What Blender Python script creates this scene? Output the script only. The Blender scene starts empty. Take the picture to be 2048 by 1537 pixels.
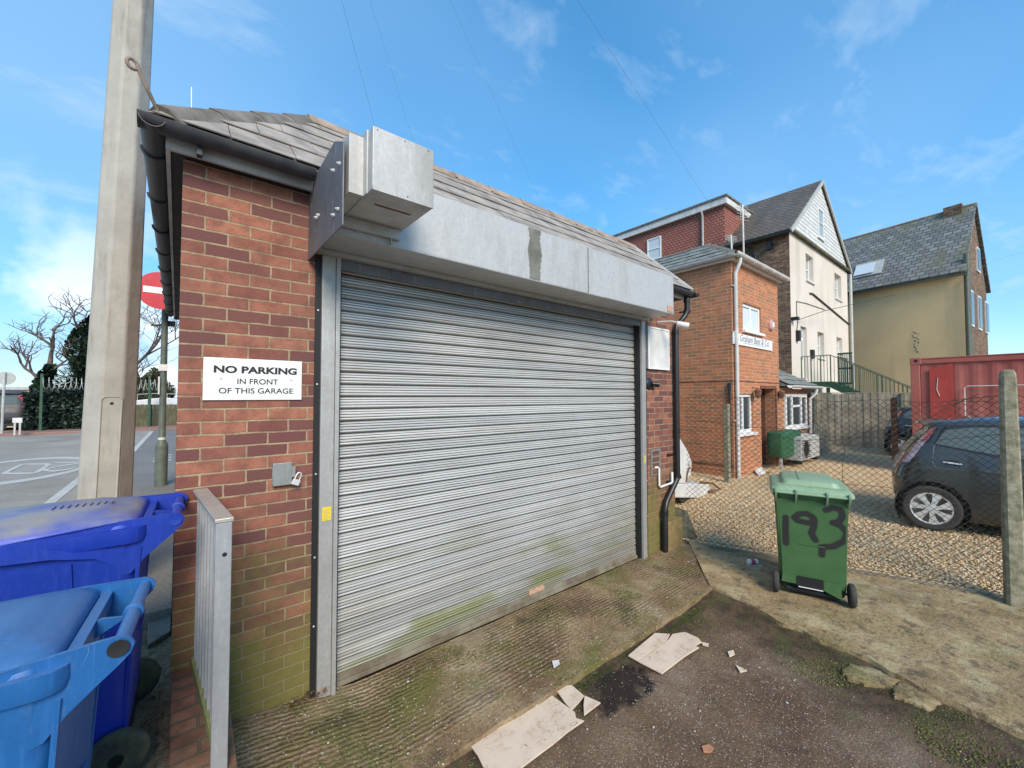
import bpy, bmesh, math, random
import numpy as np
from mathutils import Vector, Matrix, noise as mnoise
R_ = math.radians
rnd = random.Random(7)
scene = bpy.context.scene
COL = scene.collection

# ------------------------------------------------------------------ camera (metres; garage front is the plane y=0)
FPX = 818.0
PITCH = R_(1.7); YAW = math.atan2(.633, .774)
CAM = Vector((0, -2.97, 2.02))
F0 = Vector((math.sin(YAW), math.cos(YAW), 0)); RT = Vector((math.cos(YAW), -math.sin(YAW), 0))
FW = F0*math.cos(PITCH)+Vector((0, 0, math.sin(PITCH))); UP = -F0*math.sin(PITCH)+Vector((0, 0, math.cos(PITCH)))
cam = bpy.data.cameras.new('camera'); co = bpy.data.objects.new('camera', cam); COL.objects.link(co)
cam.sensor_width = 36; cam.lens = 36*FPX/2048; cam.clip_start = .05; cam.clip_end = 2000
co.location = CAM
co.rotation_euler = Matrix((RT, UP, -FW)).transposed().to_euler()
scene.camera = co

# survey helper: where the sight line through a photo pixel meets a real plane (axis = value)
def at(x, y, ax, v):
    d = FW+RT*((x-1024)/FPX)-UP*((y-768.5)/FPX)
    return CAM+d*((v-CAM[ax])/d[ax])
def aty(x, y, v): return at(x, y, 1, v)
def atx(x, y, v): return at(x, y, 0, v)
def atz(x, y, v): return at(x, y, 2, v)
def att(x, y, t): return CAM+(FW+RT*((x-1024)/FPX)-UP*((y-768.5)/FPX))*t

# ------------------------------------------------------------------ materials
class NT:
    def __init__(s, name):
        s.m = bpy.data.materials.new(name); s.m.use_nodes = True
        s.t = s.m.node_tree; s.b = s.t.nodes['Principled BSDF']
    def n(s, ty, **k):
        nd = s.t.nodes.new(ty)
        for a, v in k.items():
            if a.startswith('i_'):
                key = a[2:].replace('_', ' ')
                s.set(nd.inputs[int(key)] if key.isdigit() else nd.inputs[key], v)
            else: setattr(nd, a, v)
        return nd
    def set(s, inp, v):
        if isinstance(v, bpy.types.NodeSocket): s.t.links.new(v, inp)
        elif isinstance(v, (tuple, list)) and inp.type == 'RGBA' and len(v) == 3: inp.default_value = (*v, 1)
        else: inp.default_value = v
    def B(s, k, v): s.set(s.b.inputs[k], v)
    def co(s, kind='Object', sc=(1, 1, 1), rot=(0, 0, 0)):
        if kind == 'Pos': o = s.n('ShaderNodeNewGeometry').outputs['Position']
        else: o = s.n('ShaderNodeTexCoord').outputs[kind]
        if sc == (1, 1, 1) and rot == (0, 0, 0): return o
        return s.n('ShaderNodeMapping', i_Vector=o, i_Scale=sc, i_Rotation=rot).outputs[0]
    def noise(s, scale, det=5, vec=None, rough=.55, dist=0):
        return s.n('ShaderNodeTexNoise', i_Vector=vec if vec else s.co(), i_Scale=scale, i_Detail=det, i_Roughness=rough, i_Distortion=dist).outputs['Fac']
    def ramp(s, f, stops, interp='LINEAR'):
        r = s.n('ShaderNodeValToRGB', i_Fac=f); cr = r.color_ramp; cr.interpolation = interp
        while len(cr.elements) < len(stops): cr.elements.new(.5)
        for e, (p, c) in zip(cr.elements, stops):
            e.position = p; e.color = (c, c, c, 1) if not isinstance(c, (tuple, list)) else (*c, 1)
        return r.outputs[0]
    def mix(s, f, a, b, mode='MIX'):
        m = s.n('ShaderNodeMix', data_type='RGBA', blend_type=mode)
        s.set(m.inputs[0], f); s.set(m.inputs[6], a); s.set(m.inputs[7], b)
        return m.outputs[2]
    def math(s, op, a, b=0, clamp=False):
        m = s.n('ShaderNodeMath', operation=op, use_clamp=clamp); s.set(m.inputs[0], a); s.set(m.inputs[1], b)
        return m.outputs[0]
    def bump(s, h, dist, strength=1):
        b = s.n('ShaderNodeBump', i_Height=h, i_Distance=dist, i_Strength=strength)
        prev = s.b.inputs['Normal']
        if prev.is_linked: s.t.links.new(prev.links[0].from_socket, b.inputs['Normal'])
        s.t.links.new(b.outputs[0], prev)
    def sep(s, v): return s.n('ShaderNodeSeparateXYZ', i_Vector=v).outputs

def simple(name, c, rough=.6, metal=0, var=.25, scale=6, bump=.0, bscale=60, c2=None, coat=0, kind='Object', streak=0):
    s = NT(name)
    c2 = c2 or tuple(v*(1-var) for v in c)
    f = s.noise(scale, 6, vec=s.co(kind))
    col = s.mix(s.ramp(f, [(.35, 0), (.65, 1)]), c, c2)
    if streak:
        g = s.noise(9, 4, vec=s.co(kind, (1, 1, .12)))
        col = s.mix(s.math('MULTIPLY', s.ramp(g, [(.5, 0), (.7, 1)]), streak), col, tuple(v*.55 for v in c))
    s.B('Base Color', col); s.B('Metallic', metal)
    s.B('Roughness', s.n('ShaderNodeMapRange', i_Value=f, i_3=max(.05, rough-.08), i_4=min(1, rough+.1)).outputs[0])
    if coat: s.B('Coat Weight', coat); s.B('Coat Roughness', .05)
    if bump: s.bump(s.noise(bscale, 4, vec=s.co(kind)), bump)
    return s.m

def brick(name, ca, cb, cm, w=.225, h=.075, mo=.010, bump=.006, moss=0, dark=.25, dirt=(.1, .08, .06), cc=None):
    s = NT(name)
    uv = s.co('UV')
    jit = s.n('ShaderNodeTexNoise', i_Vector=uv, i_Scale=9., i_Detail=3.).outputs['Color']
    v = s.n('ShaderNodeVectorMath', operation='ADD')
    off = s.n('ShaderNodeVectorMath', operation='SCALE'); s.set(off.inputs[0], jit); off.inputs['Scale'].default_value = .010
    s.set(v.inputs[0], uv); s.set(v.inputs[1], off.outputs[0])
    def bt(c1, c2, cmm, bias=0):
        b = s.n('ShaderNodeTexBrick', i_Vector=v.outputs[0], i_Color1=c1, i_Color2=c2, i_Mortar=cmm)
        for k, val in (('Scale', 1), ('Mortar Size', mo/2), ('Mortar Smooth', .25), ('Bias', bias), ('Brick Width', w), ('Row Height', h)): b.inputs[k].default_value = val
        return b
    b = bt(ca, cb, cm)
    b2 = bt((0, 0, 0), (1, 1, 1), (.5, .5, .5))
    # a second random value per brick, from its own hash
    n1 = s.noise(7, 6, vec=uv, rough=.7)
    col = s.mix(s.ramp(n1, [(.42, 0), (.62, .55)]), b.outputs['Color'], tuple(x*(1-dark*1.6) for x in ca))
    hsh = s.n('ShaderNodeTexWhiteNoise', noise_dimensions='3D', i_Vector=b2.outputs['Color'])
    if cc: col = s.mix(s.math('MULTIPLY', s.ramp(hsh.outputs['Value'], [(.40, 0), (.62, .35), (.85, 1)]), s.math('SUBTRACT', 1, b.outputs['Fac'])), col, cc)
    fine = s.noise(90, 4, vec=uv)
    col = s.mix(s.ramp(fine, [(.3, .35), (.5, 0)]), col, tuple(x*.55 for x in ca))
    col = s.mix(s.ramp(s.noise(160, 2, vec=uv), [(.70, 0), (.74, .6)]), col, (.5, .42, .33))
    if dark: 
        bigd = s.noise(.9, 5, vec=s.co('Pos'))
        col = s.mix(s.ramp(bigd, [(.45, 0), (.75, dark)]), col, dirt)
    if moss:
        z = s.sep(s.co('Pos'))[2]
        m1 = s.noise(2.6, 6, vec=s.co('Pos'))
        zz = s.math('ADD', s.math('MULTIPLY', z, -1/moss), 1)
        mm = s.math('ADD', zz, s.math('ADD', s.math('MULTIPLY', s.math('SUBTRACT', m1, .5), 1.6), s.math('MULTIPLY', s.math('SUBTRACT', s.noise(17, 4, vec=s.co('Pos')), .5), .8)))
        fac = s.ramp(mm, [(.08, 0), (.62, .88)])
        gcol = s.mix(s.noise(14, 5, vec=s.co('Pos')), (.10, .105, .018), (.21, .19, .05))
        mcol = s.mix(s.math('MULTIPLY', b.outputs['Fac'], .45), gcol, tuple(x*.7 for x in cm))
        col = s.mix(fac, col, mcol)
    s.B('Base Color', col); s.B('Roughness', .88)
    ht = s.math('SUBTRACT', 1, b.outputs['Fac'])
    s.bump(s.math('ADD', ht, s.math('MULTIPLY', n1, .35)), bump, 1)
    s.bump(fine, bump*.35)
    return s.m

def rowroof(name, ca, cb, w, h, gap=.012, bump=.012, moss=None, rough=.7):
    s = NT(name); uv = s.co('UV')
    b = s.n('ShaderNodeTexBrick', i_Vector=uv, i_Color1=ca, i_Color2=cb, i_Mortar=tuple(x*.35 for x in ca))
    for k, val in (('Scale', 1), ('Mortar Size', gap), ('Mortar Smooth', .1), ('Brick Width', w), ('Row Height', h)): b.inputs[k].default_value = val
    fr = s.math('FRACT', s.math('DIVIDE', s.sep(uv)[1], h))
    col = s.mix(s.ramp(s.noise(3, 6, vec=uv), [(.4, 0), (.65, .5)]), b.outputs['Color'], tuple(x*.6 for x in ca))
    col = s.mix(s.ramp(s.noise(60, 3, vec=uv), [(.45, 0), (.8, .5)]), col, tuple(min(1, x*1.8) for x in cb))
    if moss: col = s.mix(s.ramp(s.noise(1.4, 7, vec=s.co('UV', (1, .35, 1))), [(.48, 0), (.68, .7)]), col, moss)
    s.B('Base Color', col); s.B('Roughness', rough)
    hh = s.math('SUBTRACT', s.math('SUBTRACT', 1, fr), s.math('MULTIPLY', b.outputs['Fac'], .6))
    s.bump(hh, bump)
    return s.m

def galv(name, c=(.56, .58, .60), rough=.38, metal=.75, dirt=.35, scale=14, streakdir=(1, 1, 1), dcol=(.23, .22, .20)):
    s = NT(name)
    v = s.n('ShaderNodeTexVoronoi', i_Vector=s.co(), i_Scale=55.)
    col = s.mix(s.math('MULTIPLY', s.sep(v.outputs['Color'])[0], .35), c, tuple(x*.72 for x in c))
    n1 = s.noise(3.2, 7, vec=s.co('Object', streakdir), rough=.65)
    col = s.mix(s.math('MULTIPLY', s.ramp(n1, [(.45, 0), (.72, 1)]), dirt), col, dcol)
    n2 = s.noise(scale*3, 5, vec=s.co('Object', (1, 1, .2)))
    col = s.mix(s.ramp(n2, [(.55, 0), (.8, .3)]), col, (.75, .76, .76))
    s.B('Base Color', col); s.B('Metallic', metal)
    s.B('Roughness', s.n('ShaderNodeMapRange', i_Value=n1, i_3=rough-.1, i_4=rough+.3).outputs[0])
    s.bump(s.noise(5, 3), .006, .5); s.bump(n2, .0008)
    return s.m

M = {}
M['brick_g'] = brick('garage brick', (.23, .075, .055), (.42, .165, .098), (.41, .305, .18), moss=1.15, dark=.3, cc=(.155, .056, .050), mo=.013)
M['brick_b'] = brick('orange brick', (.48, .165, .07), (.60, .235, .11), (.60, .46, .30), mo=.013, dark=.08, cc=(.34, .16, .08))
M['brick_c'] = brick('stock brick', (.20, .105, .06), (.36, .22, .12), (.36, .28, .19), mo=.014, dark=.5, dirt=(.04, .032, .026), cc=(.10, .055, .04))
M['brick_d'] = brick('porch brick', (.20, .06, .035), (.30, .10, .055), (.22, .15, .10), dark=.3, cc=(.12, .04, .03))
M['cope'] = brick('coping brick', (.25, .10, .06), (.33, .15, .09), (.14, .12, .08), w=.225, h=.078, mo=.014, dark=.5, dirt=(.09, .08, .03))
M['slate'] = simple('slate', (.40, .35, .295), .7, 0, .45, 5, .003, 30, c2=(.22, .19, .165))
M['slate_b'] = simple('slate grey green', (.28, .285, .25), .7, 0, .4, 5, .003, 30, c2=(.12, .13, .11))
M['ridge'] = simple('ridge tile', (.22, .19, .165), .85, 0, .4, 9, .004, 40, c2=(.10, .09, .07))
M['ridge_w'] = simple('ridge tile warm', (.38, .29, .23), .85, 0, .4, 9, .004, 40, c2=(.22, .17, .13))
M['roof_c'] = rowroof('brown roof tiles', (.11, .085, .065), (.24, .19, .14), .20, .14, gap=.03, moss=(.06, .05, .035), bump=.05)
M['roof_e'] = rowroof('old slate roof', (.11, .112, .105), (.26, .255, .23), .36, .26, gap=.025, moss=(.15, .15, .075), bump=.04)
M['hung'] = rowroof('red hung tiles', (.27, .09, .065), (.38, .14, .10), .165, .115, gap=.02, bump=.04, rough=.8)
M['board'] = rowroof('pale boarding', (.58, .58, .55), (.64, .64, .61), 5., .17, gap=.012, bump=.03)
def render_mat(name, c, c2, d):
    s = NT(name); p = s.co('Pos')
    col = s.mix(s.ramp(s.noise(.7, 6, vec=p), [(.35, 0), (.7, 1)]), c, c2)
    st = s.noise(1.6, 6, vec=s.co('Pos', (1, 1, .13)))
    col = s.mix(s.ramp(st, [(.52, 0), (.78, .6)]), col, d)
    s.B('Base Color', col); s.B('Roughness', .92); s.bump(s.noise(40, 4, vec=p), .006)
    return s.m
M['cream'] = render_mat('cream render', (.70, .63, .55), (.62, .55, .47), (.42, .36, .29))
M['yellow'] = render_mat('yellow render', (.66, .50, .275), (.57, .43, .24), (.30, .26, .16))
M['galv'] = galv('galvanised sheet', (.55, .54, .52), .5, .35, .5, streakdir=(1, 1, .25))
M['galv_p'] = galv('dull zinc plate', (.20, .20, .215), .5, .6, .5, dcol=(.09, .09, .10))
M['galv_r'] = galv('galvanised rail', (.42, .43, .44), .45, .45, .35, dcol=(.30, .31, .31))
M['galv_t'] = galv('galvanised cap', (.60, .56, .48), .3, .5, .6, dcol=(.28, .22, .15))
M['jamb'] = galv('guide rail steel', (.50, .485, .46), .45, .55, .4, dcol=(.22, .22, .2))
M['stain'] = simple('dark algae stain', (.11, .11, .085), .8, 0, .5, 9, c2=(.20, .20, .17))
M['rust'] = simple('rusty steel', (.21, .10, .06), .85, 0, .4, 18, .002, 60)
M['rustplate'] = simple('rusty label plate', (.42, .20, .12), .8, .1, .5, 60, c2=(.62, .42, .30))
M['blackpvc'] = simple('black pvc', (.018, .018, .02), .38, 0, .3, 9)
M['blackgut'] = simple('grey black gutter', (.028, .029, .035), .5, 0, .4, 12, c2=(.05, .05, .05))
M['whitepvc'] = simple('white upvc', (.80, .80, .78), .35, 0, .08, 9)
M['dirtywhite'] = simple('weathered white paint', (.72, .70, .66), .6, 0, .22, 4, streak=.4)
M['fascia'] = simple('white fascia board', (.55, .53, .49), .6, 0, .4, 3, streak=.5)
M['glass'] = NT('window glass').m
def glass(m, c, r=.06):
    b = m.node_tree.nodes['Principled BSDF']; b.inputs['Base Color'].default_value = (*c, 1); b.inputs['Roughness'].default_value = r
    b.inputs['Specular IOR Level'].default_value = .45
    return m
glass(M['glass'], (.05, .06, .065)); M['glass_l'] = glass(NT('window glass with blind').m, (.35, .38, .38)); M['glass_w'] = glass(NT('glass with painted reflection').m, (.62, .66, .68), .12)  # third glass: pale base colour stands in for reflected brightness
M['yellowst'] = simple('yellow sticker', (.80, .60, .02), .5, 0, .1)
M['text'] = simple('black lettering', (.015, .013, .012), .5, 0, .1)
M['textg'] = simple('grey lettering', (.28, .29, .30), .6, 0, .2)
M['sign'] = simple('white sign board', (.80, .80, .78), .45, 0, .06, 5)
M['red'] = simple('red sign face', (.55, .03, .04), .4, 0, .15)
M['steelbox'] = galv('stainless box', (.50, .49, .46), .33, .8, .35)
M['green_r'] = simple('weathered green railing paint', (.11, .15, .10), .6, 0, .4, 9)
M['green_d'] = simple('dark green paint', (.035, .095, .055), .5, 0, .4, 9)
M['greencol'] = simple('grey green column paint', (.12, .14, .11), .55, 0, .3, 9, .001, 50)
M['tank'] = simple('green plastic tank', (.03, .13, .06), .5, 0, .3)
M['acgrey'] = simple('grey metal casing', (.52, .52, .49), .5, .1, .2)
M['blk'] = simple('black', (.012, .012, .013), .6, 0, .2)
M['rubber'] = simple('tyre rubber', (.030, .029, .027), .85, 0, .4, 30, .002, 90, c2=(.055, .05, .045))
M['mossrubber'] = simple('mossy rubber', (.035, .033, .028), .9, 0, .4, 16, .003, 60, c2=(.085, .085, .04))
M['hub'] = simple('silver wheel trim', (.74, .73, .70), .38, .35, .12)
M['conpost'] = simple('weathered concrete post', (.34, .30, .21), .92, 0, .4, 14, .006, 70, c2=(.15, .145, .09))
M['wire'] = simple('dark coated wire', (.045, .042, .03), .6, .2, .4, 9); M['cable'] = simple('grey cable', (.20, .20, .20), .7, 0, .2, 9)
M['wood_g'] = simple('grey fence timber', (.42, .355, .26), .9, 0, .45, 3, .004, 40, streak=.7)
M['wood_b'] = simple('brown fence timber', (.13, .12, .07), .9, 0, .4, 3, .004, 40, streak=.6)
M['trunk'] = simple('bark', (.20, .14, .095), .95, 0, .4, 12, .01, 20)
M['tile'] = None

def plastic(name, c, c2, scuff, rough=.38, fade=0):
    s = NT(name)
    col = s.mix(s.ramp(s.noise(4, 6), [(.38, 0), (.68, 1)]), c, c2)
    sc = s.noise(26, 7, vec=s.co('Object', (1, 1, .35)), rough=.7)
    col = s.mix(s.ramp(sc, [(.56, 0), (.78, .35)]), col, scuff)
    if fade:
        nz = s.sep(s.n('ShaderNodeNewGeometry').outputs['Normal'])[2]
        g = s.math('MULTIPLY', s.ramp(nz, [(.5, 0), (.9, 1)]), s.ramp(s.noise(3.5, 6), [(.35, .15), (.6, fade)]))
        col = s.mix(g, col, scuff)
    dr = s.noise(30, 5, vec=s.co('Object', (1, 1, .08)), rough=.6)
    col = s.mix(s.math('MULTIPLY', s.ramp(dr, [(.54, 0), (.72, .5)]), s.ramp(s.noise(2.2, 3), [(.4, 0), (.6, 1)])), col, tuple(min(1, x*1.5+.03) for x in c))
    scr = s.n('ShaderNodeTexVoronoi', feature='DISTANCE_TO_EDGE', i_Vector=s.co('Object', (1, 3, .6), (.3, .5, .2)), i_Scale=9.).outputs['Distance']
    col = s.mix(s.math('MULTIPLY', s.math('LESS_THAN', scr, .004), s.ramp(s.noise(6, 2), [(.5, 0), (.62, .5)])), col, scuff)
    s.B('Base Color', col); s.B('Roughness', s.n('ShaderNodeMapRange', i_Value=sc, i_3=rough-.08, i_4=rough+.22).outputs[0])
    s.bump(s.noise(220, 2), .0006); s.bump(s.noise(7, 4), .004)
    return s.m
M['pl_lblue'] = plastic('light blue plastic', (.014, .115, .34), (.011, .095, .28), (.15, .25, .36), .36, fade=.35)
M['pl_blue'] = plastic('royal blue plastic', (.006, .032, .33), (.007, .038, .28), (.05, .09, .42), .40)
M['pl_bluelid'] = plastic('weathered blue lid', (.015, .045, .42), (.03, .07, .36), (.27, .25, .24), .38, fade=1.0)
M['pl_green'] = plastic('green plastic', (.058, .138, .046), (.044, .112, .038), (.12, .23, .12), .42)
M['pl_greenlid'] = plastic('faded green lid', (.25, .36, .22), (.21, .32, .19), (.42, .50, .40), .34)

def spraymat():
    s = NT('green plastic with black spray paint')
    a = s.n('ShaderNodeAttribute', attribute_name='spray').outputs['Fac']
    base = s.mix(s.ramp(s.noise(4, 6), [(.38, 0), (.68, 1)]), (.058, .138, .046), (.044, .112, .038))
    f = s.math('ADD', a, s.math('MULTIPLY', s.math('SUBTRACT', s.noise(220, 3), .5), .5))
    s.B('Base Color', s.mix(s.ramp(f, [(.25, 0), (.7, 1)]), base, (.022, .02, .02))); s.B('Roughness', .5)
    return s.m
M['spray'] = spraymat()

def carpaint(name, c):
    s = NT(name); s.B('Base Color', c); s.B('Metallic', .3); s.B('Roughness', .3); s.B('Coat Weight', 1.); s.B('Coat Roughness', .04)
    n = s.noise(3, 5); s.B('Roughness', s.n('ShaderNodeMapRange', i_Value=n, i_3=.25, i_4=.42).outputs[0])
    return s.m
M['paint'] = carpaint('slate blue car paint', (.050, .052, .050)); M['paint_k'] = carpaint('black car paint', (.012, .013, .018)); M['paint_v'] = simple('dark grey van paint', (.06, .055, .065), .5, 0, .2)
M['carglass'] = glass(NT('car glass').m, (.10, .125, .12), .03); M['lens'] = simple('red lamp lens', (.50, .07, .08), .12, 0, .2, coat=1)
M['lensw'] = simple('pale lamp lens', (.62, .42, .42), .12, 0, .3, coat=1); M['carblk'] = simple('black trim', (.02, .02, .022), .35, 0, .2)

def contmat():
    s = NT('faded red container paint'); p = s.co('Pos')
    y = s.sep(p)[1]
    col = s.mix(s.ramp(s.noise(1.2, 6, vec=p), [(.35, 0), (.7, 1)]), (.38, .085, .065), (.44, .145, .11))
    col = s.mix(s.ramp(s.noise(5, 7, vec=s.co('Pos', (1, 1, .12))), [(.5, 0), (.8, .6)]), col, (.34, .11, .08))
    s.B('Base Color', col); s.B('Roughness', .65); s.bump(s.noise(30, 3, vec=p), .003)
    return s.m
M['cont'] = contmat(); M['cont_b'] = simple('fresh red paint', (.52, .07, .05), .55, 0, .25, 3, kind='Pos', streak=.4)

# ---- ground materials
def gmat(name, cols, sc, rough, fine, bumpd, specks=None, patches=None, ridges=None, wet=None, soilstrip=False):
    s = NT(name); p = s.co('Pos')
    f = s.noise(sc, 8, vec=p, rough=.6)
    col = s.ramp(f, [(.3+.4*i/(len(cols)-1), c) for i, c in enumerate(cols)])
    g = s.noise(fine, 5, vec=p, rough=.7)
    col = s.mix(s.ramp(g, [(.35, .55), (.55, 0)]), col, tuple(x*.35 for x in cols[0]))
    for (psc, lo, hi, amt, pc, seed) in (patches or []):
        q = s.n('ShaderNodeMapping', i_Vector=p, i_Location=(seed, seed*2, 0)).outputs[0]
        col = s.mix(s.math('MULTIPLY', s.ramp(s.noise(psc, 7, vec=q, rough=.65), [(lo, 0), (hi, 1)]), amt), col, pc)
    if specks:
        for (ss, th, sc2) in specks:
            v = s.n('ShaderNodeTexVoronoi', i_Vector=p, i_Scale=ss)
            pick = s.math('GREATER_THAN', s.sep(v.outputs['Color'])[1], th)
            dd = s.math('LESS_THAN', v.outputs['Distance'], .33)
            col = s.mix(s.math('MULTIPLY', pick, dd), col, sc2)
    if ridges:
        ww = s.n('ShaderNodeTexWave', wave_type='BANDS', bands_direction='Y', i_Vector=p, i_Scale=ridges, i_Distortion=3.5, i_Detail=4., i_Detail_Scale=2.)
        msk = s.math('MULTIPLY', s.ramp(s.noise(1.3, 4, vec=p), [(.42, 0), (.60, 1)]), s.ramp(s.math('ADD', s.sep(p)[1], 1), [(.20, 0), (.26, 1)]))
        col = s.mix(s.math('MULTIPLY', s.math('MULTIPLY', s.ramp(ww.outputs['Fac'], [(.0, 1), (.45, 0)]), msk), .38), col, tuple(x*.4 for x in cols[0]))
        s.bump(s.math('MULTIPLY', ww.outputs['Fac'], msk), .009)
    if soilstrip:
        X_, Y_, _z = s.sep(p); jn = s.math('MULTIPLY', s.math('SUBTRACT', s.noise(2.4, 6, vec=p, rough=.6), .5), 1.1)
        d1 = s.math('SUBTRACT', s.math('MULTIPLY', Y_, -1), .93)
        d2 = s.math('SUBTRACT', s.math('ADD', s.math('MULTIPLY', Y_, .245), 4.62), X_)
        dm = s.math('MINIMUM', s.math('MULTIPLY', d1, 1.6), s.math('MULTIPLY', d2, .75)); k = s.math('ADD', dm, jn)
        sm = s.ramp(k, [(.18, .95), (.55, 0)])
        sc_ = s.mix(s.ramp(s.noise(11, 6, vec=p), [(.42, 0), (.62, 1)]), (.048, .026, .014), (.12, .07, .038))
        gc_ = s.mix(s.ramp(s.noise(3.3, 5, vec=p), [(.54, 0), (.64, .65)]), sc_, (.085, .090, .020))
        col = s.mix(sm, col, gc_)
        dx = s.math('SUBTRACT', X_, 2.47); dy = s.math('ADD', Y_, 1.17)
        dd_ = s.math('SQRT', s.math('ADD', s.math('MULTIPLY', dx, dx), s.math('MULTIPLY', s.math('MULTIPLY', dy, dy), 3.5)))
        wm_ = s.ramp(s.math('ADD', dd_, s.math('MULTIPLY', s.math('SUBTRACT', s.noise(9, 6, vec=p), .5), .7)), [(.20, 1), (.34, 0)])
        col = s.mix(wm_, col, (.022, .012, .008)); soil_wet = wm_
    s.B('Base Color', col)
    if soilstrip: s.B('Roughness', s.mix(soil_wet, (rough,)*3, (.15,)*3))
    elif wet: s.B('Roughness', s.ramp(s.noise(2, 5, vec=p), [(.4, wet), (.6, rough)]))
    else: s.B('Roughness', rough)
    s.bump(s.noise(5, 6, vec=p), .02); s.bump(g, bumpd)
    return s.m
M['apron'] = gmat('mossy tamped concrete', [(.13, .072, .034), (.235, .142, .070), (.34, .235, .125), (.44, .335, .205)], 1.6, .85, 42, .012,
    specks=[(75, .93, (.62, .56, .44)), (150, .93, (.5, .44, .33))], patches=[(1.7, .47, .62, .85, (.13, .125, .022), 3), (1.1, .55, .7, .6, (.34, .30, .21), 7), (2.5, .54, .66, .75, (.062, .036, .018), 11)], ridges=8.5, wet=.6)
M['path'] = gmat('old concrete path', [(.25, .165, .078), (.36, .25, .125), (.45, .335, .185)], 1.1, .88, 38, .012,
    specks=[(90, .95, (.5, .45, .35))], patches=[(1.3, .52, .68, .6, (.15, .15, .035), 5), (7, .54, .62, .75, (.105, .075, .045), 9), (2.6, .52, .60, .5, (.50, .42, .24), 17), (14, .58, .64, .6, (.08, .06, .035), 19), (.9, .58, .72, .5, (.42, .36, .24), 13)])
M['yard'] = gmat('dirty brown asphalt', [(.11, .060, .030), (.19, .112, .060), (.30, .20, .12)], 1.3, .8, 60, .016,
    specks=[(65, .86, (.34, .29, .24)), (110, .88, (.46, .42, .37)), (40, .95, (.30, .22, .16))], patches=[(1.0, .55, .70, .6, (.36, .285, .21), 2), (2.2, .56, .66, .7, (.085, .042, .020), 8), (1.6, .62, .7, .55, (.05, .065, .014), 21)], soilstrip=True)
M['soil'] = gmat('dark weedy soil', [(.20, .145, .09), (.32, .25, .16), (.42, .35, .24)], 6, .95, 50, .03, specks=[(60, .85, (.35, .30, .22))], patches=[(6, .54, .62, .7, (.06, .09, .02), 2)])
M['asphalt'] = gmat('grey road asphalt', [(.29, .25, .205), (.37, .325, .27), (.43, .385, .325)], .6, .85, 60, .006, patches=[(.5, .5, .7, .4, (.13, .125, .115), 4)])
M['pave'] = gmat('grey pavement', [(.20, .185, .165), (.25, .23, .21)], 1.2, .9, 50, .006)
M['redpave'] = gmat('reddish pavement', [(.27, .15, .125), (.33, .20, .165)], 1.2, .9, 50, .006)
M['ground'] = gmat('rough ground', [(.08, .08, .045), (.13, .12, .08)], .4, .95, 20, .02)
M['line'] = gmat('worn white road paint', [(.50, .48, .42), (.62, .60, .54)], 4, .8, 60, .002)
def gravelmat():
    s = NT('buff gravel'); p = s.co('Pos')
    v = s.n('ShaderNodeTexVoronoi', i_Vector=p, i_Scale=38.); v2 = s.n('ShaderNodeTexVoronoi', i_Vector=p, i_Scale=70.)
    c = s.ramp(s.sep(v.outputs['Color'])[0], [(0, (.56, .37, .18)), (.35, (.74, .53, .30)), (.7, (.84, .66, .42)), (1, (.88, .77, .58))])
    c = s.mix(s.ramp(v.outputs['Distance'], [(.38, 0), (.66, .85)]), c, (.24, .16, .085))
    c = s.mix(s.ramp(s.noise(.8, 5, vec=p), [(.45, 0), (.75, .4)]), c, (.30, .22, .13))
    s.B('Base Color', c); s.B('Roughness', .8)
    s.bump(s.math('SUBTRACT', 1, v.outputs['Distance']), .02); s.bump(v2.outputs['Distance'], .008)
    return s.m
M['gravel'] = gravelmat()
def islandmat(name, stops, rough=.7):
    s = NT(name)
    c = s.ramp(s.n('ShaderNodeNewGeometry').outputs['Random Per Island'], stops)
    c = s.mix(s.ramp(s.noise(120, 3), [(.4, .3), (.6, 0)]), c, tuple(x*.5 for x in stops[0][1]))
    s.B('Base Color', c); s.B('Roughness', rough); return s.m
M['stones'] = islandmat('buff stones', [(0, (.56, .31, .13)), (.25, (.78, .52, .25)), (.6, (.88, .66, .38)), (.85, (.90, .77, .54)), (1, (.60, .43, .29))])
M['grit'] = islandmat('pale grit', [(0, (.12, .09, .07)), (.4, (.22, .18, .14)), (.7, (.40, .35, .28)), (1, (.66, .62, .54))])
M['grass'] = islandmat('green weeds', [(0, (.05, .08, .015)), (.5, (.10, .14, .03)), (1, (.19, .20, .06))], .6)
M['moss'] = islandmat('moss clumps', [(0, (.06, .065, .012)), (.5, (.11, .12, .025)), (1, (.17, .15, .05))], .9)
M['deadleaf'] = islandmat('dead leaves', [(0, (.07, .04, .02)), (.6, (.16, .10, .05)), (1, (.30, .22, .14))], .7)
M['ivy'] = islandmat('ivy leaves', [(0, (.012, .026, .012)), (.6, (.025, .05, .022)), (1, (.05, .085, .035))], .5)
M['hedge'] = islandmat('dark hedge leaves', [(0, (.012, .028, .02)), (1, (.03, .055, .035))], .6)
M['bush'] = islandmat('olive bush leaves', [(0, (.03, .035, .012)), (1, (.09, .085, .04))], .7)
M['twig'] = simple('twig bark', (.16, .12, .10), .9, 0, .4, 4)
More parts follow.
